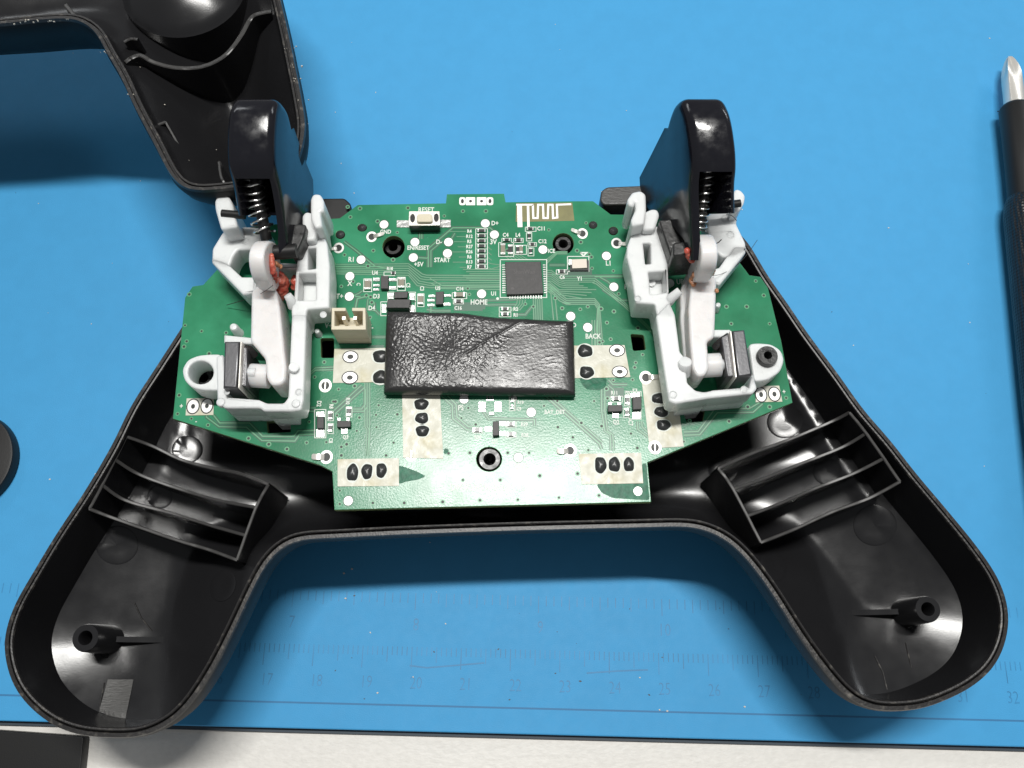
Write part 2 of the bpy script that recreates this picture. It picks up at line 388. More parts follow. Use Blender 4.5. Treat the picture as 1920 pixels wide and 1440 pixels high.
# ------------------------------------------------------------------ moulded half shells
def make_shell(rt, px_outline, zr, prof, floor_fn, names, floor_in=.24, grid=.13, flat_px=True):
    pts = catmull([(P(a, b, zr).x, P(a, b, zr).y) for a, b in px_outline], True, 8)
    a = resample(pts, .11)
    if signed_area(a) < 0: a = a[::-1].copy()
    for _ in range(3): a = (np.roll(a, 1, 0)+2*a+np.roll(a, -1, 0))/4
    n = len(a); dseg = a
    def ringset(pr):
        mb = MB(); vs = []
        for d, z in pr:
            r = inset(a, d); 
            if d > .5:
                for _ in range(int(d*25)): r = (np.roll(r, 1, 0)+2*r+np.roll(r, -1, 0))/4
            vs += [(x, y, z) for x, y in r]
        fs = [(k*n+i, k*n+(i+1) % n, (k+1)*n+(i+1) % n, (k+1)*n+i) for k in range(len(pr)-1) for i in range(n)]
        mb.add(vs, fs); return mb
    outer, rim, inner = prof
    mb = ringset(outer); last = outer[0]
    link(names[0], mb.mesh(names[0], 40), M['outer'], rt)
    mb = ringset(rim); link(names[1], mb.mesh(names[1], 30), M['black_worn'], rt)
    # inner wall and floor, one surface
    mbw = ringset(inner)
    ring = inset(a, floor_in)
    mn, mx = ring.min(0), ring.max(0)
    gx, gy = np.meshgrid(np.arange(mn[0], mx[0], grid), np.arange(mn[1], mx[1], grid)); g = np.stack([gx.ravel(), gy.ravel()], 1)
    x, y = g[:, 0], g[:, 1]; ins = np.zeros(len(g), bool)
    x0, y0 = ring[:, 0], ring[:, 1]; x1, y1 = np.roll(x0, -1), np.roll(y0, -1)
    for i in range(n):
        c = (y0[i] > y) != (y1[i] > y)
        with np.errstate(divide='ignore', invalid='ignore'):
            ins ^= c & (x < (x1[i]-x0[i])*(y-y0[i])/(y1[i]-y0[i])+x0[i])
    g = g[ins]; D = np.sqrt(((g[:, None, :]-ring[None, ::2, :])**2).sum(2)).min(1); g = g[D > grid*.6]
    allp = np.vstack([ring, g])
    out = delaunay_2d_cdt([Vector((float(p[0]), float(p[1]))) for p in allp], [(i, (i+1) % n) for i in range(n)], [], 1, 1e-5)
    ov, of = out[0], out[2]
    def dist(x, y): return math.sqrt(((ring-np.array([x, y]))**2).sum(1).min())
    fv = [(v.x, v.y, floor_fn(v.x, v.y, dist(v.x, v.y))) for v in ov]
    mbw.add(fv, [tuple(f) for f in of])
    me = bpy.data.meshes.new('w'); me.from_pydata(mbw.v, [], mbw.f); me.update()
    bm = bmesh.new(); bm.from_mesh(me); bmesh.ops.remove_doubles(bm, verts=bm.verts, dist=.004)
    bmesh.ops.recalc_face_normals(bm, faces=bm.faces)
    bm.to_mesh(me); bm.free(); finish(me, 40)
    link(names[2], me, M['black'], rt)
    return lambda x, y: floor_fn(x, y, dist(x, y)), a

ZR = 2.95
front_px = [(400,520),(345,605),(290,690),(245,760),(208,835),(158,920),(103,1003),(55,1083),(28,1130),(10,1180),(7,1224),(20,1277),(48,1320),(94,1358),
 (145,1378),(203,1384),(262,1382),(312,1362),(354,1326),(400,1258),(441,1178),(470,1116),(498,1062),(527,1030),(562,1014),(640,1009),(760,1003),(960,996),
 (1200,990),(1290,989),(1335,1000),(1372,1022),(1408,1060),(1448,1115),(1497,1192),(1548,1262),(1588,1306),(1626,1328),(1668,1334),(1730,1329),(1787,1308),
 (1830,1284),(1864,1252),(1885,1210),(1893,1162),(1886,1117),(1866,1072),(1828,1018),(1778,957),(1718,886),(1671,826),(1620,767),(1572,700),(1516,625),(1480,572),(1440,515),(1400,450),
 (1360,420),(1290,412),(960,408),(640,412),(500,430),(440,465)]
shell = root('controller_front_shell', (0, 1.5, 0), 'glossy black lower controller shell with two open grips, holding the green board', 'controller shell')
cl = [(P(a, b, 1.2).x, P(a, b, 1.2).y) for a, b in ((322,1090),(318,1350))]
cr = [(P(a, b, 1.2).x, P(a, b, 1.2).y) for a, b in ((1530,1080),(1592,1290))]
def side(l, x, y):
    (x0, y0), (x1, y1) = l; dx, dy = x1-x0, y1-y0; L_ = math.hypot(dx, dy); return ((x-x0)*dy-(y-y0)*dx)/L_
def sm(t): t = max(0, min(1, t)); return t*t*(3-2*t)
def floor_front(x, y, d):
    yc = P(960, 1000, 1.2).y
    k = min(1, max(0, d)/2.4); zg = 1.78-.46*(1-(1-k)**2)
    k = min(1, max(0, d)/.5); zm = .92+.019*x*x+.7*(1-k)**2+.16*(min(y, 3.9)-3.9)
    w_ = sm((y-yc+.6)/1.6); z = zg*(1-w_)+min(zm, 1.78)*w_
    g = sm((yc+.2-y)/.8)
    if x < 0: z += .30*max(0, -side(cl, x, y))*g*sm(-side(cl, x, y)+.0 if side(cl, x, y) < 0 else 0)**.3
    else: z += .30*max(0, side(cr, x, y))*g
    return min(z, 2.3)
prof = ([(1.5,.02),(1.05,.4),(.62,.95),(.34,1.4),(.18,1.75),(.08,2.1),(.02,2.45),(-.01,2.80),(.0,2.90)],
        [(.0,2.90),(.015,2.95),(.08,2.95),(.088,2.86),(.108,2.86),(.115,2.97),(.13,2.985),(.155,2.98),(.165,2.94)],
        [(.165,2.94),(.19,2.6),(.21,2.3),(.24,1.78)])
fz, outl = make_shell(shell, front_px, ZR, prof, floor_front, ('outer_body', 'rim', 'inner_body'))
def on_floor(px, py, f=None):
    z = 1.2
    for _ in range(12):
        p = P(px, py, z); z = .5*z+.5*(f or fz)(p.x, p.y)
    return P(px, py, z)

def rib(rt, pxs, thick=.06, name='rib', m='black', depth_fn=None, top_m='scratch'):
    """standing wall; pxs = (px, py, ztop) along its top edge"""
    pts = catmull([P(a, b, z) for a, b, z in pxs], False, 6) if len(pxs) > 2 else [P(a, b, z) for a, b, z in pxs]
    N = len(pts); vs = []
    for i, p in enumerate(pts):
        t = pts[min(i+1, N-1)]-pts[max(i-1, 0)]; nn = Vector((-t.y, t.x, 0)).normalized()*thick/2
        zb = min((depth_fn or fz)(p.x, p.y)-.12, p.z-.1)
        j = .006*math.sin(i*2.3)+random.uniform(-.004, .004)
        vs += [(p.x+nn.x, p.y+nn.y, p.z-.012), (p.x+nn.x*.6, p.y+nn.y*.6, p.z+j), (p.x-nn.x*.6, p.y-nn.y*.6, p.z+j), (p.x-nn.x, p.y-nn.y, p.z-.012), (p.x-nn.x*1.25, p.y-nn.y*1.25, zb), (p.x+nn.x*1.25, p.y+nn.y*1.25, zb)]
    fs = [(i*6+k, i*6+(k+1) % 6, (i+1)*6+(k+1) % 6, (i+1)*6+k) for i in range(N-1) for k in range(6)]
    fs += [tuple(range(5, -1, -1)), tuple((N-1)*6+k for k in range(6))]
    mb = MB(); mb.add(vs, fs); me = mb.mesh(name, 25); me.materials.append(M[m]); me.materials.append(M[top_m])
    for pl in me.polygons:
        if pl.normal.z > .35 : pl.material_index = 1
    return link(name, me, None, rt)
# left cell of ribs
rib(shell, [(236,818,2.88),(285,836,2.62),(340,862,2.50),(400,878,2.52),(450,888,2.66),(503,908,2.72)])
rib(shell, [(216,862,2.86),(262,890,2.55),(340,918,2.42),(410,938,2.50),(479,951,2.68)])
rib(shell, [(191,909,2.86),(235,938,2.58),(320,962,2.45),(395,985,2.50),(458,1003,2.68)])
rib(shell, [(167,954,2.86),(220,974,2.66),(330,1012,2.60),(390,1030,2.60),(444,1050,2.66)])
rib(shell, [(236,818,2.88),(191,909,2.86),(167,954,2.86)])
rib(shell, [(503,908,2.72),(479,953,2.68),(444,1050,2.66)])
# right cell
rib(shell, [(1593,773,2.88),(1560,790,2.65),(1480,824,2.55),(1410,850,2.60),(1347,878,2.72)])
rib(shell, [(1626,811,2.86),(1580,838,2.6),(1500,870,2.5),(1430,898,2.6),(1375,917,2.7)])
rib(shell, [(1658,859,2.86),(1600,888,2.6),(1530,915,2.5),(1460,945,2.6),(1402,967,2.7)])
rib(shell, [(1688,903,2.86),(1630,934,2.64),(1560,960,2.6),(1490,992,2.6),(1427,1017,2.68)])
rib(shell, [(1593,773,2.88),(1627,815,2.87),(1688,903,2.86)])
rib(shell, [(1347,878,2.72),(1375,917,2.7),(1427,1017,2.68)])
# screw posts with fins
def post(px, py, zt, r, sgn):
    p = P(px, py, zt); zb = fz(p.x, p.y)-.1; mb = MB()
    mb.lathe((p.x, p.y), [(r*1.12, zb), (r, zt-.05), (r*.93, zt), (r*.52, zt), (r*.45, zt-.05), (r*.42, zt-.9), (.001, zt-.9)], 28)
    o = mb.build('screw_post', M['black'], shell)
    mb = MB()
    for (dx, dy, ln, h) in ((sgn, 0, .88, .62), (-.0, -1, .22, .45)):
        x0, y0 = p.x+dx*r*.8, p.y+dy*r*.8; x1, y1 = x0+dx*ln, y0+dy*ln; w = .05; nx, ny = -dy*w, dx*w
        z1, z2 = zt-.65, zt-1.08
        vs = [(x0+nx, y0+ny, zb-.3), (x0-nx, y0-ny, zb-.3), (x1+nx, y1+ny, zb-.3), (x1-nx, y1-ny, zb-.3), (x0+nx, y0+ny, z1), (x0-nx, y0-ny, z1), (x1+nx, y1+ny, z2), (x1-nx, y1-ny, z2)]
        mb.add(vs, [(0, 1, 3, 2), (4, 6, 7, 5), (0, 4, 5, 1), (2, 3, 7, 6), (0, 2, 6, 4), (1, 5, 7, 3)])
    mb.build('fin', M['black'], o)
post(160, 1196, 2.45, .245, 1); post(1740, 1142, 2.45, .235, -1)
# ejector marks
for px, py, r in ((220,1022,.36),(418,1098,.29),(1450,1060,.29),(1640,985,.38),(352,843,.28),(1470,792,.33),(300,932,.22),(1550,885,.25),(1355,880,.28)):
    p = on_floor(px, py); mb = MB(); n = 28; vs = []
    for r_, dz in ((r, -.02), (r, .014), (r-.03, .02), (r*.5, .012), (.01, .012)):
        for i in range(n):
            a = 2*math.pi*i/n; x, y = p.x+r_*math.cos(a), p.y+r_*math.sin(a); vs.append((x, y, fz(x, y)+dz))
    mb.add(vs, [(k*n+i, k*n+(i+1) % n, (k+1)*n+(i+1) % n, (k+1)*n+i) for k in range(4) for i in range(n)])
    mb.build('ejector_mark', M['black'], shell)
# sanded rectangle in the left grip
mb = MB(); q = [on_floor(a, b) for a, b in ((203,1274),(251,1274),(236,1350),(186,1340))]; vs = []
for j in range(7):
    for i in range(7):
        u, v = i/6, j/6; p = (q[0]*(1-u)+q[1]*u)*(1-v)+(q[3]*(1-u)+q[2]*u)*v; vs.append((p.x, p.y, fz(p.x, p.y)+.02))
mb.add(vs, [(j*7+i, j*7+i+1, (j+1)*7+i+1, (j+1)*7+i) for j in range(6) for i in range(6)])
mb.build('sanded_patch', M['sanded'], shell, flat=True)
# flow lines scratched in the floors
for pts in ([(252,1130),(266,1160),(285,1183)], [(1698,1205),(1706,1240),(1718,1290)], [(1640,1230),(1655,1260),(1665,1300)], [(196,1280),(190,1310),(186,1336)]):
    mb = MB(); pp = [on_floor(a, b) for a, b in pts]; mb.tube([p+Vector((0, 0, .002)) for p in pp], .014, 6); mb.build('flow_line', M['black_worn'], shell)
# screw bosses that come up through the board
ZP = 3.40
def boss(px, py, z, ro, ri, m='black_matte'):
    p = P(px, py, z); mb = MB()
    mb.lathe((p.x, p.y), [(ro*1.05, 1.0), (ro, z-.04), (ro*.93, z), (ri*1.25, z), (ri, z-.06), (ri*.8, z-.7), (.001, z-.7)], 28)
    return mb.build('screw_boss', M[m], shell)
boss(737, 463, ZP-.30, .165, .075); boss(1056, 457, ZP-.06, .16, .075, 'rubber'); boss(918, 861, ZP-.04, .20, .09, 'rubber')
boss(381, 708, ZP-.10, .17, .08); boss(1440, 666, ZP+.62, .185, .06, 'rubber')

# ------------------------------------------------------------------ second shell, top left
back = root('controller_back_shell', (-8, 15, 0), 'upturned black shell half at the top left with dusty rim and round cup inside', 'controller shell')
ZB = 5.0
back_px = [(565,283),(545,325),(490,346),(430,353),(383,358),(350,355),(331,343),(315,323),(288,270),(251,200),(225,143),(198,97),(180,63),(155,42),(127,35),(67,38),(0,45),(-120,52),(-400,70),
 (-480,120),(-540,260),(-640,420),(-730,470),(-830,440),(-870,330),(-800,100),(-700,-120),(-560,-270),(-200,-330),(300,-330),(470,-230),(505,-90),(527,0),(541,60),(554,123),(564,173),(573,233)]
def floor_back(x, y, d): return 4.62-1.15*(1-(1-min(1, max(0, d)/2.6))**2)+(.24*(y-12.2)-.18*(x+6.2))*sm(d/1.2)
profb = ([(1.9,2.5),(1.4,2.75),(.8,3.2),(.3,3.9),(.04,4.5),(-.02,4.8),(0,4.93)],
         [(0,4.93),(.012,5.0),(.07,5.0),(.085,4.92),(.105,4.92),(.115,4.97),(.15,4.97),(.16,4.92)],
         [(.16,4.92),(.17,4.7),(.24,4.62)])
fb, _ = make_shell(back, back_px, ZB, profb, floor_back, ('outer_body', 'rim', 'inner_body'), grid=.2)
cpt = P(345, -28, 4.45); mb = MB(); R0 = 1.22
prof_c = [(R0+.06, 3.2), (R0+.02, 4.42), (R0-.03, 4.46)]+[(R0*k, 4.46+.42*(1-k*k)) for k in (.93, .85, .7, .55, .4, .25, .1, .02)]
mb.lathe((cpt.x, cpt.y), prof_c, 48); cup = mb.build('stick_cup', M['black'], back)
bfn = lambda x, y: fb(x, y)-.1
rib(back, [(232,78,4.72),(244,72,4.72),(258,73,4.72)], .06, 'curved_rib', depth_fn=bfn)
rib(back, [(234,116,4.72),(245,108,4.72),(263,103,4.70),(288,116,4.6),(330,126,4.55),(378,124,4.55),(420,104,4.6),(450,68,4.66),(468,36,4.72),(480,26,4.75),(508,20,4.78)], .085, 'curved_rib', depth_fn=bfn)
rib(back, [(288,236,4.65),(310,228,4.65)], .06, 'rib', depth_fn=bfn); rib(back, [(310,228,4.65),(345,290,4.4),(362,322,4.3)], .05, 'rib', depth_fn=bfn, top_m='black_matte')
rib(back, [(122,8,4.8),(140,30,4.8)], .08, 'rib', depth_fn=bfn)
rib(back, [(410,302,4.5),(414,330,4.55),(422,345,4.6)], .05, 'rib', depth_fn=bfn)
mb = MB()
for i in range(52):
    t = random.random()
    if i < 40:
        k = random.choice([(10,46),(35,43),(60,40),(95,39),(130,38),(200,100),(560,150),(567,190),(574,235),(556,125),(545,90),(240,180)]); px, py, z = k[0]+random.uniform(-12,12), k[1]+random.uniform(-3,3), 5.0
    else: py = random.uniform(20,320); px, z = random.uniform(180+py*.5,430), 4.25
    if i in range(40, 46): px, py, z = 410+random.uniform(-5,5), 10+random.uniform(-8,10), 4.4
    p = P(px, py, z); s_ = random.uniform(.005, .016)
    if z < 5: p.z = max(fb(p.x, p.y)+.02, 3.7); p = P(px, py, p.z)
    a = random.uniform(0, 3); mb.quadbox([(p.x+s_*math.cos(a+k*1.57)*(1.4 if k % 2 else .6), p.y+s_*math.sin(a+k*1.57)*.7) for k in range(4)], p.z-.01, p.z+.015)
dd = mb.build('plastic_crumbs', M['dust'], back); dd['kind'] = 'stuff'

# ------------------------------------------------------------------ circuit board
pcb = root('circuit_board', (0, 4.5, ZP-.16), 'green printed circuit board with chip, pads and white lettering, lying in the black shell', 'circuit board')
pcb_px = [(324,785),(347,558),(361,537),(381,534),(414,498),(470,425),(606,411),(637,409),(671,384),(836,381),(838,364),(945,363),(948,379),(1077,377),(1112,377),(1145,402),(1300,404),(1387,492),(1405,516),(1426,519),(1440,540),(1465,640),(1486,755),(1214,867),(1221,941),(627,956),(623,884),(600,872)]
holes = [circ(738,463,21,21), circ(1056,457,20,20), circ(917,861,24,23), roundpoly([(601,634),(626,634),(627,671),(602,671)], 4), roundpoly([(1182,626),(1207,628),(1211,656),(1187,658)], 4),
         circ(657,669,6,6,12), circ(657,708,6,6,12), circ(1157,657,6,6,12), circ(1162,697,6,6,12), circ(362,762,5,5,12), circ(388,761,5,5,12), circ(1427,740,5,5,12), circ(1452,739,5,5,12),
         circ(610,723,8,8,14), circ(771,852,8,9,14), circ(612,857,9,9,14), circ(1069,845,8,9,14), circ(1211,708,8,9,14), circ(1228,839,8,9,14), circ(697,444,6,6,12), circ(635,465,6,6,12), circ(1092,438,6,6,12), circ(1156,456,6,6,12),
         circ(638,440,9,8,14), circ(679,427,9,7,14), circ(1112,422,8,7,14), circ(1150,433,9,8,14), [(500,790),(545,788),(545,810),(502,812)], [(1280,770),(1322,768),(1318,790),(1288,792)],
         circ(381,706,24,22), circ(1440,672,22,20)]
plate('board', M['pcb'], pcb, [pcb_px]+holes, ZP-.16, ZP, .008)
def q(x0, y0, x1, y1, z=ZP): return XY([(x0, y1), (x1, y1), (x1, y0), (x0, y0)], z)
# antenna window and meander
mb = MB(); mb.add([(x, y, ZP+.0015) for x, y in XY([(967,416),(1077,414),(1073,380),(968,381)], ZP)], [(0, 1, 2, 3)]); mb.build('antenna_window', M['brass'], pcb, flat=True)
mb = MB()
def line(mb, pts, wpx, z=ZP+.003):
    w = wpx*pxcm(pts[0][0], pts[0][1], ZP); mb.ribbon(XY(pts, ZP), w, z)
line(mb, [(974,383),(975,426)], 9, ZP+.004); line(mb, [(968,384),(1000,384)], 3.6); line(mb, [(990,385),(991,426)], 4.5, ZP+.004)
line(mb, [(999,384),(1000,409),(1008,409),(1009,384),(1018,384),(1019,409),(1027,409),(1028,384),(1036,384),(1037,409),(1045,408),(1044,384),(1071,383)], 3.8)
mb.build('antenna', M['pad'], pcb, flat=True)

# cream coated panels
pan = [[(627,654),(730,652),(728,716),(624,718)], [(1072,648),(1171,647),(1182,707),(1073,709)], [(754,735),(825,737),(831,860),(756,858)],
       [(633,861),(748,859),(748,911),(633,912)], [(1085,851),(1202,849),(1206,906),(1091,908)], [(1202,703),(1250,702),(1273,765),(1282,837),(1218,841)],
       [(350,747),(401,746),(400,778),(348,779)], [(1417,724),(1461,723),(1467,753),(1417,754)]]
for pts in pan:
    mb = MB(); c = XY(pts, ZP+.012); mb.quadbox(c, ZP+.001, ZP+.012); mb.build('cream_panel', M['cream'], pcb)
M['flux'] = mat('dried_flux_film', (.012, .12, .065), .3, spec=.1, bump2=.006, b2scale=7, var=.25, vscale=9)
for pts in ([(747,872),(760,876),(782,884),(799,893),(785,899),(762,903),(747,908)], [(1118,908),(1206,905),(1203,870),(1212,868),(1218,938),(1150,934),(1128,924)], [(1086,709),(1138,709),(1136,726),(1124,732),(1100,730),(1092,722)], [(832,840),(842,842),(840,850),(832,852)]):
    mb = MB(); c = XY(roundpoly(pts, 5, 3), ZP); mb.add([(x, y, ZP+.0032) for x, y in c], [tuple(range(len(c)))]); mb.build('flux_film', M['flux'], pcb, flat=True)
# black blobs over contacts
def blob(px, py, w, h, name='black_contact'):
    z = ZP+.012; p = P(px, py, z); s_ = pxcm(px, py, z); rx, ry = w/2*s_, h/2*s_*1.10; mb = MB(); n = 22; k_ = 6; vs = []
    ph = random.uniform(0, 6)
    for k in range(k_):
        f = k/(k_-1)
        for i in range(n):
            a = 2*math.pi*i/n; wob = 1+.05*math.sin(3*a+ph)+.04*math.sin(5*a+ph*2)
            sq = 1/((abs(math.cos(a))**3+abs(math.sin(a))**3)**(1/3))
            sq = .5+.5*sq
            vs.append((p.x+rx*f*wob*sq*math.cos(a) if f else p.x, p.y+ry*f*wob*sq*math.sin(a) if f else p.y, z+.055*(1-f**2.5)+.010*math.sin(3*a+ph)*f*f*(1-f)*3))
    mb.add(vs, [(k*n+i, (k+1)*n+i, (k+1)*n+(i+1) % n, k*n+(i+1) % n) for k in range(k_-1) for i in range(n)])
    me = mb.flatmesh(name); bm = bmesh.new(); bm.from_mesh(me); bmesh.ops.remove_doubles(bm, verts=bm.verts, dist=1e-4); bm.to_mesh(me); bm.free(); finish(me, 60)
    o = link(name, me, M['blob'], pcb)
    rg = MB(); rg.disc((p.x, p.y), rx*1.2, ry*1.2, z+.0015, 22, .8); rg.build('pad_ring', M['silk'], o, flat=True)
for b in ((714,668,30,23),(714,707,30,24),(1097,658,28,23),(1100,698,27,22),(790,758,27,20),(791,784,25,20),(792,808,25,20),(661,886,22,30),(688,884,21,27),(715,882,20,26),
          (1126,872,22,29),(1152,871,22,26),(1179,871,20,25),(1236,747,28,19),(1240,772,26,19),(1244,797,26,19)): blob(*b)
# through-hole pads: white ring, dark bore, fine black outline
def ringpad(px, py, w, h, name='ring_pad', r0=.45, outline=True, z=ZP+.013):
    p = P(px, py, z); s_ = pxcm(px, py, z); mb = MB(); mb.disc((p.x, p.y), w/2*s_, h/2*s_*1.1, z+.003, 24, r0); o = mb.build(name, M['pad'], pcb, flat=True)
    mb = MB()
    if outline: mb.disc((p.x, p.y), w/2*s_+.022, h/2*s_*1.1+.022, z+.0015, 24, .80); mb.build('outline', M['hole'], o, flat=True)
    mb = MB(); mb.disc((p.x, p.y), w/2*s_*r0, h/2*s_*1.1*r0, z+.002, 16); mb.build('bore', M['hole'], o, flat=True)
    return o
for a in ((657,669,26,19,'ring_pad',.45),(656,708,27,20,'ring_pad',.42),(1157,657,26,19,'ring_pad',.45),(1162,697,26,18,'ring_pad',.45),(362,762,21,24,'ring_pad',.36),(388,761,20,24,'ring_pad',.36),(1427,740,19,24,'ring_pad',.4),(1452,739,20,23,'ring_pad',.4)):
    ringpad(*a)
# metal tabs bent over in ring pads
def tab(px, py, r, tx, ty, wpx=9):
    o = ringpad(px, py, 2*r, 2*r, 'ring_pad', .62, False, ZP+.012 if py > 650 and 700 < py < 860 and px > 1190 else ZP+.001)
    if tx is None:
        a = P(px, py, ZP+.02); mb = MB(); s_ = .012; mb.quadbox([(a.x-.01, a.y-.07), (a.x+.01, a.y-.07), (a.x+.01, a.y+.07), (a.x-.01, a.y+.07)], ZP-.05, ZP+.03); mb.build('lead', M['tin'], o); return
    a = P(px, py, ZP-.02); b = P((px+tx)/2, (py+ty)/2, ZP+.05); c = P(tx, ty, ZP+.03); w = wpx*pxcm(px, py, ZP)/2
    d = Vector((c.x-a.x, c.y-a.y, 0)).normalized(); n_ = Vector((-d.y, d.x, 0))*w; vs = []
    path = catmull([a, b, c], False, 4)
    for i, p in enumerate(path):
        k = 1 if i < len(path)-1 else .55
        vs += [p+n_*k, p-n_*k, p-n_*k-Vector((0, 0, .035)), p+n_*k-Vector((0, 0, .035))]
    N_ = len(path); mb = MB(); mb.add(vs, [(i*4+k, i*4+(k+1) % 4, (i+1)*4+(k+1) % 4, (i+1)*4+k) for i in range(N_-1) for k in range(4)]+[(0, 1, 2, 3), (N_*4-4, N_*4-3, N_*4-2, N_*4-1)])
    mb.build('bent_tab', M['tin'], o)
tab(610,723,12,None,None); tab(771,852,12,None,None); tab(612,857,12,584,856,11); tab(1069,845,12,1044,846,10); tab(1211,708,12,1234,706,9); tab(1228,839,12,None,None)
tab(697,444,10,720,437,7); tab(635,465,10,612,467,6); tab(1092,438,10,1071,430,7); tab(1156,456,10,1182,458,7)
# solder joints in the four top holes
for px, py in ((638,440),(679,427),(1112,422),(1150,433)):
    p = P(px, py, ZP); mb = MB(); mb.lathe((p.x, p.y), [(.085, ZP-.05), (.08, ZP+.01), (.05, ZP+.035), (.002, ZP+.05)], 14); mb.build('soldered_pin', M['blob'], pcb)
# test points
tp = [(720,421),(778,454),(775,483),(910,419),(841,454),(839,475),(927,440),(677,487),(656,518),(655,556),(903,551),(1018,468),(1137,480),(1151,538),(1070,593),(1102,614),(870,748),(996,773),(972,858),(653,939),(1256,531),(1196,921),(965,747)]
for i, (px, py) in enumerate(tp):
    mb = MB(); p = P(px, py, ZP); s_ = pxcm(px, py, ZP); r = 8.2*s_*(1 if i < 22 else .5); mb.disc((p.x, p.y), r, r*1.05, ZP+.0035, 18); o = mb.build('test_pad', M['pad'], pcb, flat=True)
    mb = MB(); mb.disc((p.x, p.y), r+.018, r*1.05+.018, ZP+.0012, 18, .8); mb.build('pad_border', M['trace_dark'], o, flat=True)
# vias
vias = MB(); viar = MB()
vl = [(652,388),(765,390),(675,391),(657,407),(833,405),(745,436),(646,478),(624,495),(690,499),(662,528),(640,537),(683,588),(694,595),(687,554),(695,557),(697,567),(626,495),(692,627),(655,640),
 (868,396),(911,396),(355,552),(424,624),(378,621),(347,610),(350,640),(345,650),(392,663),(336,741),(333,776),(359,785),(390,797),(466,822),(504,833),(538,842),(575,830),(580,791),(612,829),(640,838),(650,833),
 (579,680),(608,679),(590,707),(635,730),(625,753),(629,753),(665,724),(674,783),(705,778),(706,801),(710,760),(745,777),(640,854),(641,862),(738,830),(669,808),(632,779),(724,854),(822,777),(760,800),(765,760),(637,920),(637,945),(699,943),(758,943),(830,941),(900,938),(971,937),(868,900),(938,900),(881,849),(841,850),(952,849),(992,849),
 (865,784),(878,765),(892,796),(1012,892),(1083,888),(1123,929),(1048,933),(1103,844),(1074,820),(1090,793),(1046,801),(1045,752),(1114,752),(1020,761),(1139,747),(1150,665),(1137,729),(1190,689),(1186,712),(1150,713),(1183,813),(1195,840),(1128,799),(1248,822),(1293,789),(1282,828),(1242,832),(1367,790),(1402,763),(1443,763),(1474,746),(1450,703),(1417,527),(1432,554),(1400,575),(1362,575),(1371,607),(1443,607),(1464,665),
 (1105,477),(1082,470),(1089,454),(1109,482),(1110,503),(1150,508),(1160,551),(1151,584),(1127,579),(1124,642),(1145,636),(1130,640),(1088,580),(1054,578),(1082,505),(1196,615),(1138,605),(1029,431),(1099,418),
 (700,470),(708,415),(737,487),(1000,575),(985,570),(880,552),(877,541),(829,599),(951,470),(1041,559),(1192,680),(1205,665),(1102,575)]
for i, (px, py) in enumerate(vl):
    p = P(px, py, ZP)
    if i == 0:
        viar.disc((0, 0), .042, .042, .0020, 12, .5); viar.disc((0, 0), .023, .023, .0026, 10); vme = viar.flatmesh('via'); vme.materials.append(M['trace']); vme.materials.append(M['hole'])
        vme.polygons[len(vme.polygons)-1].material_index = 1
    o = bpy.data.objects.new('via', vme); COL.objects.link(o); o.parent = pcb; o.location = Vector((p.x, p.y, ZP))-Vector(pcb.location)
    o.scale = (1+.15*math.sin(i), 1+.15*math.sin(i), 1)

# copper traces seen through the mask
tr = MB(); td = MB()
def trace(pts, w=2.0, halo=2.4):
    line(td, pts, w+halo*2, ZP+.0006+random.random()*.0003); line(tr, pts, w, ZP+.0011+random.random()*.0003)
def bundle(pts, offs, w=1.7):
    for o_ in offs: trace([(x+o_[0]*t_, y+o_[1]*t_) for (x, y), t_ in zip(pts, [1]*len(pts))], w, 1.0)
for k in range(6):       # main bus from left rail to the chip
    o_ = k*4.3
    trace([(618,496+o_*.8),(766,496+o_*.95-(5-k)*.3),(792-k*2,514+o_),(806,518+o_) if k > 2 else (800,516+o_),(938,517+o_)], 1.4, .9)
for k in range(4): trace([(618,500+k*3.2),(700,500+k*3.2),(704,500+k*3.2)], 1.2, .7)
trace([(645,453),(668,470),(703,499),(730,504)]); trace([(806,522),(830,536),(938,537)], 1.4, .9); trace([(806,530),(828,541),(938,543)], 1.4, .9)
for k in range(9): trace([(860,507+k*0+0) if k < 0 else (868+(k % 3)*6,505+k*4.2),(938,505+k*4.2)], 1.2, .8)
for k in range(8):       # resistor ladder to vias
    y = 434+k*9.6; trace([(843+((k*37) % 24),y),(874,y)], 1.1, .7)
    trace([(914,y),(921,y+3),(938+k*.5,490+k*1.2)] if k > 5 else [(914,y),(922,y+6)], 1.1, .7)
trace([(787,448),(787,436)]); trace([(791,448),(791,436)]); trace([(783,483),(800,484),(803,483)])
trace([(803,501),(803,466),(849,427),(919,427),(932,440)], 2.2); trace([(808,501),(808,470),(830,452)], 1.6); trace([(853,437),(845,450)], 1.5)
for k in range(6): trace([(1024,507+k*4),(1034,507+k*4),(1046+k*.8,517+k*4.2),(1054+k*2,522+k*3.5),(1115 if k < 3 else 1062+k*8,522+k*3.5)], 1.2, .8)
for k in range(3): trace([(1115-k*2,522+k*4),(1118,524+k*4.2),(1170,566+k*4),(1234,630+k*3.4-k*1)], 1.6, 1.0)
trace([(1115,519),(1180,519)], 1.8); trace([(1050,518),(1180,517)], 1.4)
for k in range(4): trace([(1022,534+k*4),(1032,534+k*4),(1052-k,552+k*4),(1062,560+k*3.5) ,(1115,560+k*3.5),(1124-k*1.2,571+k*2.5),(1130-k*4.5,650)], 1.4, .9)
for k in range(4): trace([(1022,528+k*3.6),(1030,528+k*3.6),(1048,543+k*3),(1118-k*9,543+k*5.5)], 1.2, .8)
trace([(1070,570),(1055,567)]); trace([(1150,538),(1140,528),(1125,520)], 1.6); trace([(1185,563),(1160,563),(1130,543)], 1.5)
for k in range(5): trace([(1000+k*4,560),(1001+k*4,600)], 1.4, .8)
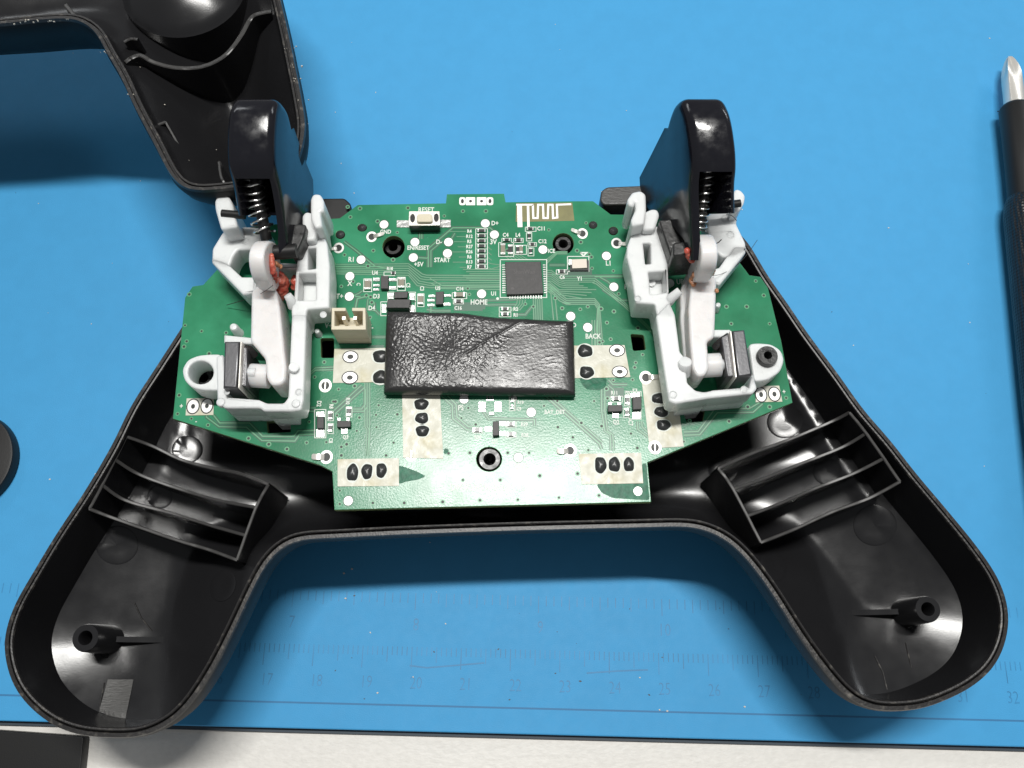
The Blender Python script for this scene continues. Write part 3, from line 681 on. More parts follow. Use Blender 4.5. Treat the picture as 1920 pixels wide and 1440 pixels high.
trace([(1025,545),(1033,550),(1038,600)], 1.4, .8); trace([(1026,540),(1040,550),(1045,600)], 1.4, .8)
for k in range(4): trace([(985-k*5,562),(984-k*5,570),(975-k*6,581+k),(952,582+k*0+(-2+k)*3)], 1.2, .7)
trace([(912,563),(960,562),(978,560)], 1.2); trace([(910,572),(968,571)], 1.2); trace([(964,590),(985,590),(997,575)], 1.2)
for k in range(3): trace([(1024,495-k*4),(1044,476-k*2),(1064,476-k*2)], 1.4, .8)
trace([(1030,497),(1060,497)], 1.2); trace([(1024,515),(1042,515)], 1.2)
for k in range(6): trace([(955+k*7,487),(945+k*6,478-k*0)], 1.2, .6)
# lower left
trace([(387,779),(387,782),(411,800),(462,801),(491,826),(553,827),(561,815),(590,814)], 2.2, 2.0)
trace([(400,778),(412,793),(468,793),(492,818),(551,818),(559,808),(592,807)], 2.2, 2.0)
for k in range(2): trace([(628,689+k*4) if k else (628,688),(591,690+k*4),(571,708+k*5)], 2.0, 1.6)
for k in range(3): trace([(684+k*4.4,718),(684+k*4.4,800),(684+k*4.4+(4 if k < 2 else 0),806),(686+k*3,855)], 1.6, 1.0)
trace([(560,765),(592,765)]); trace([(560,771),(592,771)]); trace([(626,770),(678,722)], 2); trace([(628,776),(683,727)], 2)
trace([(662,767),(678,767),(685,758),(685,730)], 2); trace([(660,771),(682,771),(688,764)], 2)
trace([(825,740),(848,760),(849,785),(876,806),(888,807)], 2.2, 1.8); trace([(837,740),(855,758),(857,782),(878,800),(890,801)], 2.2, 1.8)
trace([(1022,742),(1124,832),(1128,842)], 2.4, 2.2); trace([(1034,745),(1130,830)], 2.2, 1.6)
for k in range(2): trace([(1128+k*6,712),(1128+k*6,770),(1134+k*5,808),(1144+k*5,815),(1145+k*6,845)], 2.0, 1.4)
trace([(1141,712),(1149,721),(1176,721)], 2); trace([(1140,722),(1150,730),(1150,745)], 1.6)
trace([(1195,790),(1196,805),(1215,820)], 2.2, 1.6); trace([(1203,790),(1204,800),(1216,812)], 2.2, 1.6)
trace([(1282,816),(1312,815),(1345,774),(1412,773),(1430,757)], 2.2, 1.8); trace([(1282,810),(1309,809),(1340,767),(1405,766),(1424,755)], 2, 1.6)
trace([(918,785),(1002,787),(1002,798)], 2); trace([(910,760),(905,770),(918,788)], 1.6); trace([(955,790),(935,792)], 1.5)
trace([(1245,812),(1246,820)], 1); trace([(618,600),(650,640)], 1) if False else None
trace([(676,556),(668,556),(661,552)], 2.2); trace([(686,556),(670,560),(667,575),(667,600)], 2.4, 2.2); trace([(680,545),(673,550),(666,553)], 1.5)
trace([(702,567),(702,580),(712,590)], 1.5); trace([(800,580),(815,583),(845,583)], 1.5); trace([(808,575),(808,586)], 2); trace([(730,632),(690,632)], 1.3)
trace([(690,560),(688,580),(706,583)], 1.5, 1.5)
for k in range(3): trace([(1085+k*6,572+k*7) if 0 else (1110+k*5,600),(1110+k*5,650)], 1.5, .9)
td.build('laminate_gaps', M['trace_dark'], pcb, flat=True); tr.build('copper_tracks', M['trace'], pcb, flat=True)
# darker rectangles of bare laminate
for r in ((893,488,905,500),(851,567,905,583),(890,560,910,580),(1136,727,1170,745),(690,647,720,652),(900,522,935,526),(1060,505,1110,518)):
    mb = MB(); za = ZP+.0003+random.random()*.0002; mb.add([(x, y, za) for x, y in q(*r)], [(0, 1, 2, 3)]); mb.build('bare_area', M['trace_dark'], pcb, flat=True)

# silkscreen lettering and component frames
sk = MB()
def txt(s, px, py, h=11, rot=0, narrow=.80, bold=.0035):
    p = P(px, py, ZP); s_ = pxcm(px, py, ZP)
    me = text_mesh(s, h*s_*1.28, narrow=narrow, bold=bold); me.materials.clear(); me.transform(Matrix.Translation((p.x, p.y, ZP+.0042)) @ Matrix.Rotation(R(rot), 4, 'Z'))
    link('printed_lettering', me, M['silk'], pcb)
def frame(x0, y0, x1, y1, w=1.4): 
    k_ = MB(); line(k_, [(x0, y0), (x1, y0), (x1, y1), (x0, y1), (x0, y0)], w, ZP+.0040); k_.build('printed_frame', M['silk'], pcb, flat=True)
for a in (('RESET',799,394,11),('GND',723,435,9),('EN/RESET',784,465,9.5),('+5V',785,496,10),('D+',928,419,10),('D-',823,454,10),('START',829,488,10),('R1',659,487,11),('X',656,532,11),('BAT+',630,556,11),('U4',703,512,9),
          ('R18',731,504,7),('D3',706,556,10),('D4',697,578,10),('V-',695,614,11),('V+',616,611,11),('3V',925,454,11),('HOME',898,567,11),('U1',926,551,9),('U5',821,541,8),('C14',862,542,8),('C16',859,578,8),('R2',967,580,8),('R1',967,591,8),
          ('C4',948,441,9),('L4',971,441,9),('C11',1015,429,9),('C12',1017,453,9),('ICE',1034,471,9),('L1',1141,494,11),('Y1',1087,523,9),('C6',1054,520,8),('RIGHT',1187,538,11),('UP',1275,529,11),('DOWN',1283,608,9),('GND',1069,610,10),('BACK',1112,631,11),
          ('PS',864,765,11),('R30',896,820,8),('Q1',928,828,9),('GND',977,875,11),('BAT_DET',1040,773,9),('R29',983,796,8),('R28',984,816,8),('R19',976,755,7),('C9',973,767,7),('R11',1152,737,8),('Q2',1155,792,9),('+',340,762,11),('+',1470,735,10),('-',368,790,9)):
    txt(*a)
for k, s in enumerate(('R4','R12','R5','R27','R26','R6','R13','R7')): txt(s, 880, 434+k*9.6, 7.5)
for a in (('D2',598,757,9,-90),('R8',621,762,8,-90),('R10',652,752,8,-90),('C8',620,826,8,-90),('Q3',648,820,8,0),('R9',1175,737,8,-90),('D1',1190,734,9,-90),('C7',1182,793,9,-90),('C',672,533,8,-90),('C5',765,535,8,-90),('C3',791,541,8,-90),('C15',1004,436,0.1,0)):
    txt(a[0], a[1], a[2], a[3], a[4])
txt('DM-739(VA-006)-V1.0', 915, 915, 15, 0, .8, 0)
frame(938,487,1025,558,1.6); frame(892,429,914,504,1.3); frame(1064,481,1104,509,1.6); frame(1043,506,1064,514,1.2); frame(590,768,611,821,1.6); frame(615,771,625,789,1.2); frame(615,794,625,813,1.2); frame(649,763,660,782,1.2)
frame(682,523,697,547,1.3); frame(745,520,760,545,1.3); frame(720,510,740,517,1.2); frame(848,549,875,560,1.3); frame(850,562,869,570,1.2); frame(727,548,779,566,1.4); frame(714,566,779,592,1.5); frame(783,551,795,575,1.3)
frame(936,576,958,584,1.1); frame(936,586,958,594,1.1); frame(935,455,963,481,1.3); frame(965,460,987,477,1.2); frame(941,447,959,455,1.1); frame(963,447,981,455,1.1); frame(985,426,1005,434,1.2); frame(987,436,997,452,1.2); frame(990,455,1006,462,1.1); frame(990,465,1001,480,1.1)
frame(1144,743,1167,754,1.2); frame(1171,741,1181,761,1.2); frame(1169,765,1180,783,1.1); frame(1180,734,1202,786,1.5); frame(903,766,923,775,.01); frame(955,745,965,770,1.1); frame(966,745,966.5,770,1.1); frame(886,802,905,812,1.1); frame(948,791,968,801,1.1); frame(948,810,968,820,1.1)
for k in range(8): line(sk, [(893,429+k*9.5),(913,429+k*9.5)], 1.1, ZP+.0041)
line(sk, [(1088,474),(1100,474),(1094,480),(1088,474)], 3.0, ZP+.0041)
so_ = sk.build('printed_marks', M['silk'], pcb, flat=True); so_['kind'] = 'stuff'
# ring of silk round chip corner dot
mb = MB(); p = P(933,560,ZP); mb.disc((p.x, p.y), .028, .028, ZP+.004, 12); mb.build('pin_one_dot', M['silk'], pcb, flat=True)

# small parts ------------------------------------------------------------
proto = {}
def two_ended(kind, px, py, L_px, W_px, h, rot, body, endm, frac=.22):
    """chip resistor / capacitor: body + two metal ends; meshes shared"""
    key = (kind, L_px, W_px, body); s_ = pxcm(px, py, ZP); l, w = L_px*s_/2, W_px*s_/2
    if key not in proto:
        b_ = MB(); b_.quadbox([(-l*(1-2*frac), -w*.92), (l*(1-2*frac), -w*.92), (l*(1-2*frac), w*.92), (-l*(1-2*frac), w*.92)], .004, h)
        e_ = MB(); e_.quadbox([(l*(1-2*frac), -w), (l, -w), (l, w), (l*(1-2*frac), w)], .003, h*.96)
        f_ = MB(); f_.quadbox([(-l, -w), (-l*(1-2*frac), -w), (-l*(1-2*frac), w), (-l, w)], .003, h*.96)
        ms = [x.mesh(n_) for x, n_ in ((b_, kind), (e_, 'terminal'), (f_, 'terminal'))]
        ms[0].materials.append(M[body]); ms[1].materials.append(M[endm]); ms[2].materials.append(M[endm]); proto[key] = ms
    ms = proto[key]; p = P(px, py, ZP)
    o = bpy.data.objects.new(kind, ms[0]); COL.objects.link(o); o.parent = pcb; o.location = Vector((p.x, p.y, ZP+.002))-Vector(pcb.location); o.rotation_euler.z = R(rot)
    for m_ in ms[1:]:
        c = bpy.data.objects.new('terminal', m_); COL.objects.link(c); c.parent = o
for k in range(8): two_ended('resistor', 903, 433.8+k*9.55, 15, 5.6, .035, 0, 'resist', 'solder', .16)
for a in ((690,535,20,12,90),(753,532,20,12,90),(789,563,20,10,90),(862,554,20,9,0),(943,469,22,9,90),(977,469,15,7,90)): two_ended('capacitor', a[0], a[1], a[2], a[3], .06, a[4], 'capac', 'solder', .17)
for a in ((860,566,15,6,0),(971,469,15,7,90),(957,469,20,9,90),(950,451,13,5,0),(972,451,14,6,0),(992,444,13,6,90),(998,459,11,5,0),(995,472,12,6,90),(994,430,13,5,0),(1053,510,13,6,0),(738,513,9,5,0),
          (620,780,14,7,90),(620,803,14,7,90),(655,772,15,7,90),(895,807,16,7,0),(958,796,14,7,0),(958,815,14,7,0),(1155,748,15,7,0),(1176,751,16,7,90),(1175,774,14,7,90),(947,580,13,5.5,0),(947,590,13,5.5,0),(960,751,7,4,90),(960,764,7,4,90)):
    two_ended('resistor', a[0], a[1], a[2], a[3], .04, a[4], 'resist', 'solder', .2)
def icbox(name, top_px, h, m='chip', leads=None, bev=.008):
    z = ZP+h; lp = XY(top_px, z); o = link(name, plate_mesh([lp], ZP+.01, z, bev, 1), M[m], pcb)
    for (x0, y0, x1, y1) in (leads or []):
        mb = MB(); mb.quadbox(q(x0, y0, x1, y1, ZP+.02), ZP+.004, ZP+.02); mb.build('pin', M['solder'], o)
    return o
qfp = [(947,491),(1014,490),(1019,550),(950,552)]
ch = icbox('microcontroller_chip', qfp, .09, leads=None, bev=.01)
for k in range(13):
    x = 955+k*4.9; 
    for r in ((x, 553, x+2.2, 559.5),): mb = MB(); mb.quadbox(q(*r, ZP+.015), ZP+.004, ZP+.015); mb.build('pin', M['solder'], ch)
    y = 496+k*4.3; mb = MB(); mb.quadbox(q(942, y, 948, y+2, ZP+.015), ZP+.004, ZP+.015); mb.build('pin', M['solder'], ch)
    mb = MB(); mb.quadbox(q(1018+k*.2, y, 1023+k*.2, y+2, ZP+.015), ZP+.004, ZP+.015); mb.build('pin', M['solder'], ch)
mb = MB(); z = ZP+.0925
for s, px, py, hh in (('ShanWan', 983, 510, 9),('ZH41', 975, 523, 5),('V4.1', 1000, 524, 5)):
    p = P(px, py, z); s_ = pxcm(px, py, z); mb.addmesh(text_mesh(s, hh*s_*1.4, narrow=.85), Matrix.Translation((p.x, p.y, z)))
p = P(961, 541, z); mb.disc((p.x, p.y), .03, .03, z, 12)
mb.build('chip_marking', mat('laser_marking', (.085, .08, .08), .6), ch, flat=True)
icbox('transistor', [(714,517),(728,517),(728,541),(714,541)], .11, leads=[(700,521,712,527),(700,533,712,537),(700,541,711,545),(730,522,744,527),(730,537,743,543)])
icbox('transistor', [(817,547),(832,546),(831,570),(817,571)], .11, leads=[(804,553,816,557),(802,561,815,565),(802,570,815,574),(833,552,846,556),(832,568,845,573)])
icbox('diode', [(739,547),(765,546),(763,558),(739,559)], .12, leads=[(727,550,738,560),(768,550,777,562)])
icbox('diode', [(727,561),(770,561),(767,577),(724,577)], .18, leads=[(716,570,724,586),(768,572,777,589)])
icbox('transistor', [(632,789),(657,789),(657,800),(632,801)], .11, leads=[(633,784,638,789),(650,784,655,789),(640,803,651,813)])
icbox('diode', [(594,781),(607,781),(607,803),(594,803)], .10, leads=[(593,772,608,781),(593,805,608,819)])
icbox('transistor', [(924,790),(935,789),(936,816),(924,817)], .11, leads=[(909,801,922,808),(937,791,947,797),(937,809,947,816)])
icbox('transistor', [(1140,760),(1167,759),(1167,771),(1140,772)], .11, leads=[(1141,755,1147,759),(1158,755,1164,759),(1149,774,1160,783)])
icbox('diode', [(1186,744),(1203,743),(1203,767),(1187,768)], .12, leads=[(1183,737,1199,745),(1186,773,1200,784)])
cr_ = icbox('crystal', [(1072,486),(1100,485),(1101,502),(1073,503)], .09, 'sil', leads=None)
mb = MB(); mb.quadbox(q(1069,488,1104,507,ZP+.05), ZP+.004, ZP+.05); mb.build('crystal_base', M['resist'], cr_)
mb = MB(); mb.quadbox(q(1066,486,1072,497,ZP+.07), ZP+.004, ZP+.07); mb.build('solder_fillet', M['solder'], cr_)
icbox('ic_footprint', [(916,772),(926,772),(927,778),(917,778)], .03, 'pad')
for k in range(3):
    mb = MB(); mb.quadbox(q(898,754+k*6.5,910,758+k*6.5,ZP+.006), ZP+.002, ZP+.006); mb.build('bare_pad', M['solder'], pcb)
    mb = MB(); mb.quadbox(q(928,754+k*6.5,940,758+k*6.5,ZP+.006), ZP+.002, ZP+.006); mb.build('bare_pad', M['solder'], pcb)
    mb = MB(); mb.quadbox(q(912+k*5,742,915+k*5,751,ZP+.006), ZP+.002, ZP+.006); mb.build('bare_pad', M['solder'], pcb)
# square pads at the top tab
for k, (x0, x1, rr) in enumerate(((861,873,6),(873.5,891,1),(894,912,1),(912.5,925,6))):
    o = link('edge_pad', plate_mesh([roundpoly(XY([(x0,370),(x1,370),(x1,385),(x0,385)], ZP), rr*.008, 3)], ZP+.001, ZP+.006, .001, 1), M['pad'], pcb)
    p = P((x0+x1)/2, 377.5, ZP); mb = MB(); w_ = (.03, .05) if rr > 2 else (.03, .03); mb.disc((p.x, p.y), *w_, ZP+.0075, 12); mb.build('bore', M['hole'], o, flat=True)
# reset switch
rs = icbox('reset_switch', [(768,399),(823,399),(824,423),(767,424)], .26, 'resist', leads=[(744,413,768,426),(824,412,845,426)])
plate('metal_frame', M['tin'], rs, [[(767,396),(824,396),(825,422),(766,423)], circ(773.5,409,4.5,8,12), circ(818,408,4.5,8,12)], ZP+.262, ZP+.285, .005)
plate('button', M['ivory'], rs, [roundpoly([(782,401),(810,401),(811,416),(781,416)], 5)], ZP+.28, ZP+.36, .015)
# battery socket
zt = ZP+.72; so = plate('battery_socket', M['ivory'], pcb, [[(622,577),(648,577),(648,583),(627,583),(627,611),(680,611),(680,583),(660,583),(660,577),(685,577),(686,618),(621,618)]], ZP+.25, zt, .008)
plate('socket_base', M['ivory'], so, [[(622.5,577.5),(684.5,577.5),(685.5,617.5),(621.5,617.5)]], ZP+.01, ZP+.26, .004, seg=1) if False else None
lp = XY([(622,577),(685,577),(686,618),(621,618)], zt)
link('socket_base', plate_mesh([lp], ZP+.02, ZP+.245, .004, 1), M['ivory'], so)
for px in (645, 666):
    p = P(px, 597, zt-.1); mb = MB(); mb.quadbox([(p.x-.03, p.y-.03), (p.x+.03, p.y-.03), (p.x+.03, p.y+.03), (p.x-.03, p.y+.03)], ZP+.24, zt-.08); mb.build('pin', M['tin'], so)
for x0, x1 in ((630,643),(665,678)):
    pa = XY([(x0,584),(x1,584),(x1,590),(x0,590)], zt-.2); mb = MB(); mb.quadbox(pa, ZP+.24, zt-.2); mb.build('contact', M['tin'], so)
for x0, x1 in ((622,652),(664,685)):
    pass
# peg and glue
def vpeg(px, py, zt, r, name='locating_peg', parent=None, m='white', z0=ZP):
    p = P(px, py, zt); mb = MB(); mb.lathe((p.x, p.y), [(r*1.15, z0), (r, z0+.03), (r*.92, zt-.06), (r*.7, zt-.01), (.002, zt)], 18); return mb.build(name, M[m], parent or pcb)

# ------------------------------------------------------------------ tape patch
ZT = ZP+.30
tape = root('foam_tape_patch', tuple(P(900, 665, ZP)), 'wrinkled shiny black tape patch stuck across the middle of the green board', 'tape')
tc_ = [P(722,731,ZT), P(1076,735,ZT), P(1073,601,ZT), P(727,588,ZT)]
nx_, ny_ = 360, 150; mb = MB(); vs = []
def tz(u, v):
    e = min(u, 1-u, v, 1-v); z = ZT-.05*math.exp(-e*40)
    dx, dy = (u-.27)*2.6, v-.66; r2 = dx*dx+dy*dy
    z += .13*math.exp(-r2*2.0)-.12*math.exp(-r2*9)
    am = sm(1.25-r2*1.1)*(1 if v > .25 else .6)
    z += .016*noise.noise(Vector((u*5, v*3, 1)))
    z += (.0015+.0065*am)*noise.noise(Vector((u*62, v*30, 3)))+(.0008+.0045*am)*noise.noise(Vector((u*120, v*55, 6)))
    w1 = u*9+v*5+1.5*noise.noise(Vector((u*3, v*2, 5))); w2 = v*70+u*14+26*noise.noise(Vector((u*2.2, v*1.5, 9)))
    z += .0030*(1-abs(math.sin(w2*.5)))**6*(1-am)*max(0, .2+1.5*noise.noise(Vector((u*12, v*11, 2))))*1.6
    d = abs((v-.95)+(u-.75)*-.0-(u-.72)*1.6); z += .014*math.exp(-d*45) if .4 < u < .8 else 0
    return z
def txy(u, v):
    a = tc_[0]*(1-u)+tc_[1]*u; b = tc_[3]*(1-u)+tc_[2]*u; p = a*(1-v)+b*v
    if v > .5: p.y += (.05*math.exp(-((u-.42)/.1)**2)+.06*sm((.48-u)*6)*1)*(v-.5)*2*.6
    rr = .0; return p
for j in range(ny_+1):
    for i in range(nx_+1):
        u, v = i/nx_, j/ny_; p = txy(u, v); vs.append((p.x, p.y, tz(u, v)))
fs = [(j*(nx_+1)+i, j*(nx_+1)+i+1, (j+1)*(nx_+1)+i+1, (j+1)*(nx_+1)+i) for j in range(ny_) for i in range(nx_)]
b_ = [(i, 0) for i in range(nx_+1)]+[(nx_, j) for j in range(1, ny_+1)]+[(i, ny_) for i in range(nx_-1, -1, -1)]+[(0, j) for j in range(ny_-1, 0, -1)]
base = len(vs)
for ring_, (dz, out) in enumerate(((.05, .03), (.16, .035), (.27, .01))):
    for (i, j) in b_:
        x, y, z = vs[j*(nx_+1)+i]; cx, cy = (tc_[0].x+tc_[2].x)/2, (tc_[0].y+tc_[2].y)/2
        ox = out*(1 if i == nx_ else (-1 if i == 0 else 0)); oy = out*(1 if j == ny_ else (-1 if j == 0 else 0))
        vs.append((x+ox, y+oy, max(ZP+.012, z-dz)))
nb = len(b_); rings = [[j*(nx_+1)+i for i, j in b_]]+[[base+k*nb+i for i in range(nb)] for k in range(3)]
for k in range(3):
    for i in range(nb): fs.append((rings[k][i], rings[k][(i+1) % nb], rings[k+1][(i+1) % nb], rings[k+1][i]))
mb.add(vs, fs); mb.build('tape_sheet', M['tape'], tape, ang=70)

# ------------------------------------------------------------------ trigger brackets (white)
brL = root('trigger_bracket', tuple(P(490, 620, ZP)), 'white plastic bracket on the left of the board, with empty eyelet and red grease', 'bracket')
brR = root('trigger_bracket', tuple(P(1330, 620, ZP)), 'white plastic bracket on the right of the board, black screw post in its eyelet', 'bracket')
ZK = ZP+.95
def multi(name, rt, m, items):
    """several plates joined to one moulded part"""
    ms = [plate_mesh([XY(l, z1) for l in loops], z0, z1, bev, 3) for loops, z0, z1, bev in items]
    return link(name, join_meshes(ms), M[m], rt)
rp = roundpoly
multi('frame', brL, 'white', [
 ([rp([(574,590),(569,750),(564,769),(541,771),(494,771),(488,765),(420,765),(407,751),(405,668),(418,664),(424,746),(465,751),(484,749),(500,756),(532,756),(540,745),(547,590)], 4)], ZP+.42, ZK, .035),
 ([rp([(488,764),(420,764),(408,751),(412,744),(488,750)], 3)], ZP+.01, ZK-.06, .02),
 ([rp([(494,770),(542,770),(542,757),(494,757)], 3)], ZP-.35, ZK-.04, .02),
 ([rp([(560,465),(568,436),(590,428),(604,436),(613,455),(618,500),(617,577),(575,580),(573,600),(547,600),(546,580),(551,560),(555,505)], 4), rp([(577,466),(592,464),(592,503),(577,505)], 2), rp([(560,512),(592,512),(592,562),(558,563)], 2)], ZP+.22, ZP+.92, .035),
 ([[(556,508),(596,508),(596,566),(554,566)]], ZP+.25, ZP+.5, .01),
 ([rp([(414,440),(425,425),(470,425),(503,428),(503,466),(446,468),(437,480),(430,500),(397,490),(398,466)], 4)], ZP+.30, ZP+.85, .04),
 ([rp([(397,484),(424,492),(453,519),(480,519),(480,548),(455,552),(397,492)], 2)], ZP+.31, ZP+.853, .04),
 ([rp([(503,492),(560,494),(560,503),(503,503)], 1)], ZP+.3, ZP+.8, .02),
 ([rp([(420,628),(480,634),(480,645),(420,643)], 2)], ZP+.1, ZP+.6, .02),
])
multi('eyelet', brL, 'white', [([rp([(415,664),(395,664),(372,666),(352,674),(341,692),(345,712),(358,726),(378,731),(412,732),(415,700)], 8), circ(376,698,24,22)], ZP+.01, ZP+.60, .03)])
multi('ear', brL, 'white', [([rp([(402,376),(408,366),(420,362),(429,367),(436,382),(445,425),(414,430),(403,392)], 5)], ZP+.4, ZP+1.35, .05)])
multi('ear', brL, 'white', [([rp([(582,372),(587,363),(600,363),(607,375),(607,396),(600,397),(604,425),(590,428),(582,410)], 5)], ZP+.4, ZP+1.35, .05)])
multi('ear', brL, 'white', [([rp([(566,404),(573,396),(587,399),(596,430),(590,450),(568,452)], 5)], ZP+.4, ZP+1.1, .05)])
for a in ((408,754),(549,757)): p = P(a[0]+6, a[1], ZK); mb = MB(); mb.lathe((p.x, p.y), [(.075, ZK-.1), (.075, ZK+.005), (.06, ZK+.02), (.001, ZK+.022)], 18); mb.build('boss', M['white'], brL)
for rt_, lst in ((brL, ((440,410,.075),(425,735,.05),(560,735,.06),(460,452,.07),(606,590,.06))), (brR, ((1360,410,.08),(1395,730,.06),(1262,740,.07),(1196,560,.06),(1370,440,.07)))):
    for px, py, r in lst:
        zz = ZK if py > 700 else ZP+(.92 if px > 550 and px < 1230 else .85)
        p = P(px, py, zz); mb = MB(); mb.lathe((p.x, p.y), [(r, zz-.02), (r, zz+.006), (r-.012, zz+.009), (r-.02, zz+.002), (.001, zz+.002)], 20); mb.build('ejector_mark', M['white'], rt_)
pk = MB(); pk.tube([P(549,575,ZP+.8), P(545,562,ZP+.95), P(539,553,ZP+1.02)], [.09, .085, .07], 12); pk.build('peg', M['white'], brL)
pk = MB(); pk.tube([P(551,700,ZP+.75), P(551,688,ZP+1.05)], [.10, .085], 12); pk.build('peg', M['white'], brL)
multi('frame', brR, 'white', [
 ([rp([(1230,592),(1254,752),(1266,757),(1335,746),(1412,738),(1420,728),(1411,700),(1405,728),(1342,731),(1320,735),(1304,732),(1289,718),(1284,670),(1275,660),(1266,590),(1255,566)], 4)], ZP+.42, ZK, .035),
 ([rp([(1333,745),(1411,738),(1405,726),(1333,732)], 3)], ZP+.01, ZK-.06, .02),
 ([rp([(1280,753),(1332,746),(1332,735),(1280,735)], 3)], ZP-.35, ZK-.04, .02),
 ([rp([(1182,445),(1200,422),(1215,420),(1238,425),(1252,480),(1254,552),(1256,563),(1262,592),(1232,592),(1228,570),(1192,568),(1184,515),(1175,480),(1176,462)], 4), rp([(1206,456),(1220,456),(1221,494),(1210,495)], 2), rp([(1216,510),(1247,508),(1250,548),(1220,552)], 2)], ZP+.22, ZP+.92, .035),
 ([[(1212,506),(1250,505),(1253,556),(1216,556)]], ZP+.25, ZP+.5, .01),
 ([rp([(1325,402),(1385,388),(1381,420),(1398,455),(1399,470),(1375,480),(1355,482),(1338,468),(1326,430)], 4)], ZP+.30, ZP+.85, .04),
 ([rp([(1376,462),(1400,462),(1398,474),(1350,534),(1333,530),(1333,506),(1349,501)], 2)], ZP+.31, ZP+.853, .04),
 ([rp([(1250,484),(1310,484),(1310,492),(1250,492)], 1)], ZP+.3, ZP+.8, .02),
 ([rp([(1338,618),(1370,618),(1370,632),(1338,632)], 2)], ZP+.1, ZP+.6, .02),
])
multi('eyelet', brR, 'white', [([rp([(1404,645),(1420,643),(1446,645),(1464,656),(1471,675),(1463,697),(1440,712),(1414,716)], 8), circ(1440,673,16,15)], ZP+.01, ZP+.5, .03)])
multi('hook', brR, 'white', [([rp([(1178,384),(1176,374),(1186,360),(1202,357),(1211,364),(1212,395),(1208,420),(1185,424),(1183,412),(1192,392),(1191,378),(1188,388)], 4)], ZP+.4, ZP+1.30, .045)])
multi('ear', brR, 'white', [([rp([(1207,398),(1222,391),(1233,392),(1237,402),(1228,430),(1205,432)], 5)], ZP+.4, ZP+1.1, .05)])
multi('ear', brR, 'white', [([rp([(1374,362),(1380,353),(1390,356),(1398,366),(1396,380),(1386,396),(1372,396)], 5)], ZP+.4, ZP+1.2, .05)])
pk = MB(); pk.tube([P(1252,566,ZP+.8), P(1262,556,ZP+.95), P(1275,545,ZP+1.02)], [.10, .085, .075], 12); pk.build('peg', M['white'], brR)
pk = MB(); pk.tube([P(1281,700,ZP+.75), P(1285,678,ZP+1.05)], [.13, .11], 12); pk.build('peg', M['white'], brR)
pk = MB(); pk.tube([P(1348,440,ZP+.3), P(1352,425,ZP+.62)], [.24, .2], 20); pk.build('rounded_socket', M['white'], brR)
pk = MB(); pk.tube([P(1222,532,ZP+.5), P(1222,530,ZP+.55)], .07, 12); pk.build('stub', M['white'], brR)
for px, py, zt_, r_ in ((437,612,ZP+.35,.085),(545,521,ZP+.12,.07),(584,487,ZP+.3,.055),(594,620,ZP+.2,.06)): vpeg(px, py, zt_, r_, 'locating_peg')
for px, py, zt_, r_ in ((1255,530,ZP+.12,.06),(1347,571,ZP+.25,.06)): vpeg(px, py, zt_, r_, 'locating_peg')

# levers
def lever(rt, side_s, head, body_top, pegs, zt, lab):
    o = root('trigger_lever', tuple(P(*body_top[0], ZP)), lab, 'lever', 'white trigger levers')
    link('arm', plate_mesh([rp(XY(body_top, zt), .06, 4)], ZP+.22, zt, .05, 3), M['lever'], o)
    # head loop: rounded upright disc joined to the arm
    pts = [P(x, y, z) for x, y, z in head['path']]; w = head['w']; mb = MB(); vs = []; 
    prof_ = catmull([(p.y, p.z, 0) for p in pts], True, 5); n = len(prof_); x0 = pts[0].x
    bm_pts = [(pp.x, pp.y) for pp in prof_]
    me = plate_mesh([bm_pts], 0, w, .04, 3)        # drawn in (y,z), thickness along x
    me.transform(Matrix(((0, 0, 1, x0-w/2), (1, 0, 0, 0), (0, 1, 0, 0), (0, 0, 0, 1)))); link('head', me, M['lever'], o)
    for a, b, r in pegs:
        mb = MB(); mb.tube([P(*a), P(*b)], r, 16); mb.build('peg', M['lever'], o)
    return o
lvL = lever(brL, 1, dict(w=.26, path=[(494,452,5.0),(494,462,5.25),(494,480,5.32),(494,505,5.2),(494,530,4.9),(494,545,4.4),(494,520,4.1),(494,490,4.3),(494,460,4.6)]),
      [(471,546),(482,534),(506,532),(517,541),(524,575),(531,640),(536,690),(535,712),(525,722),(508,722),(499,708),(497,672),(469,640),(470,600)],
      [((505,706,ZP+.75),(470,704,ZP+.75),.21),((480,700,ZP+.9),(463,699,ZP+.9),.09)], ZP+.98, 'long white lever on the left bracket, smeared with red grease at its rounded head')
lvR = lever(brR, -1, dict(w=.28, path=[(1320,440,5.0),(1320,452,5.25),(1320,470,5.32),(1320,495,5.2),(1320,515,4.9),(1320,530,4.4),(1320,505,4.1),(1320,475,4.3),(1320,450,4.6)]),
      [(1297,520),(1305,505),(1330,507),(1344,524),(1343,555),(1340,632),(1326,640),(1330,690),(1322,704),(1308,706),(1299,690),(1294,640),(1291,580)],
      [((1318,686,ZP+.75),(1350,684,ZP+.75),.21),((1340,684,ZP+.85),(1362,684,ZP+.85),.10)], ZP+.98, 'long white lever on the right bracket with brown stain below its rounded head')
# inner skirts of the levers
multi('skirt', lvL, 'lever', [([rp([(520,545),(531,580),(541,660),(545,700),(541,722),(528,726),(515,700),(510,600)], 5)], ZP+.03, ZP+.55, .04)])
multi('skirt', lvR, 'lever', [([rp([(1276,545),(1290,505),(1300,512),(1302,600),(1306,700),(1296,712),(1284,690),(1276,600)], 5)], ZP+.03, ZP+.55, .04)])
mbx = MB(); 
for k in range(5):
    pass

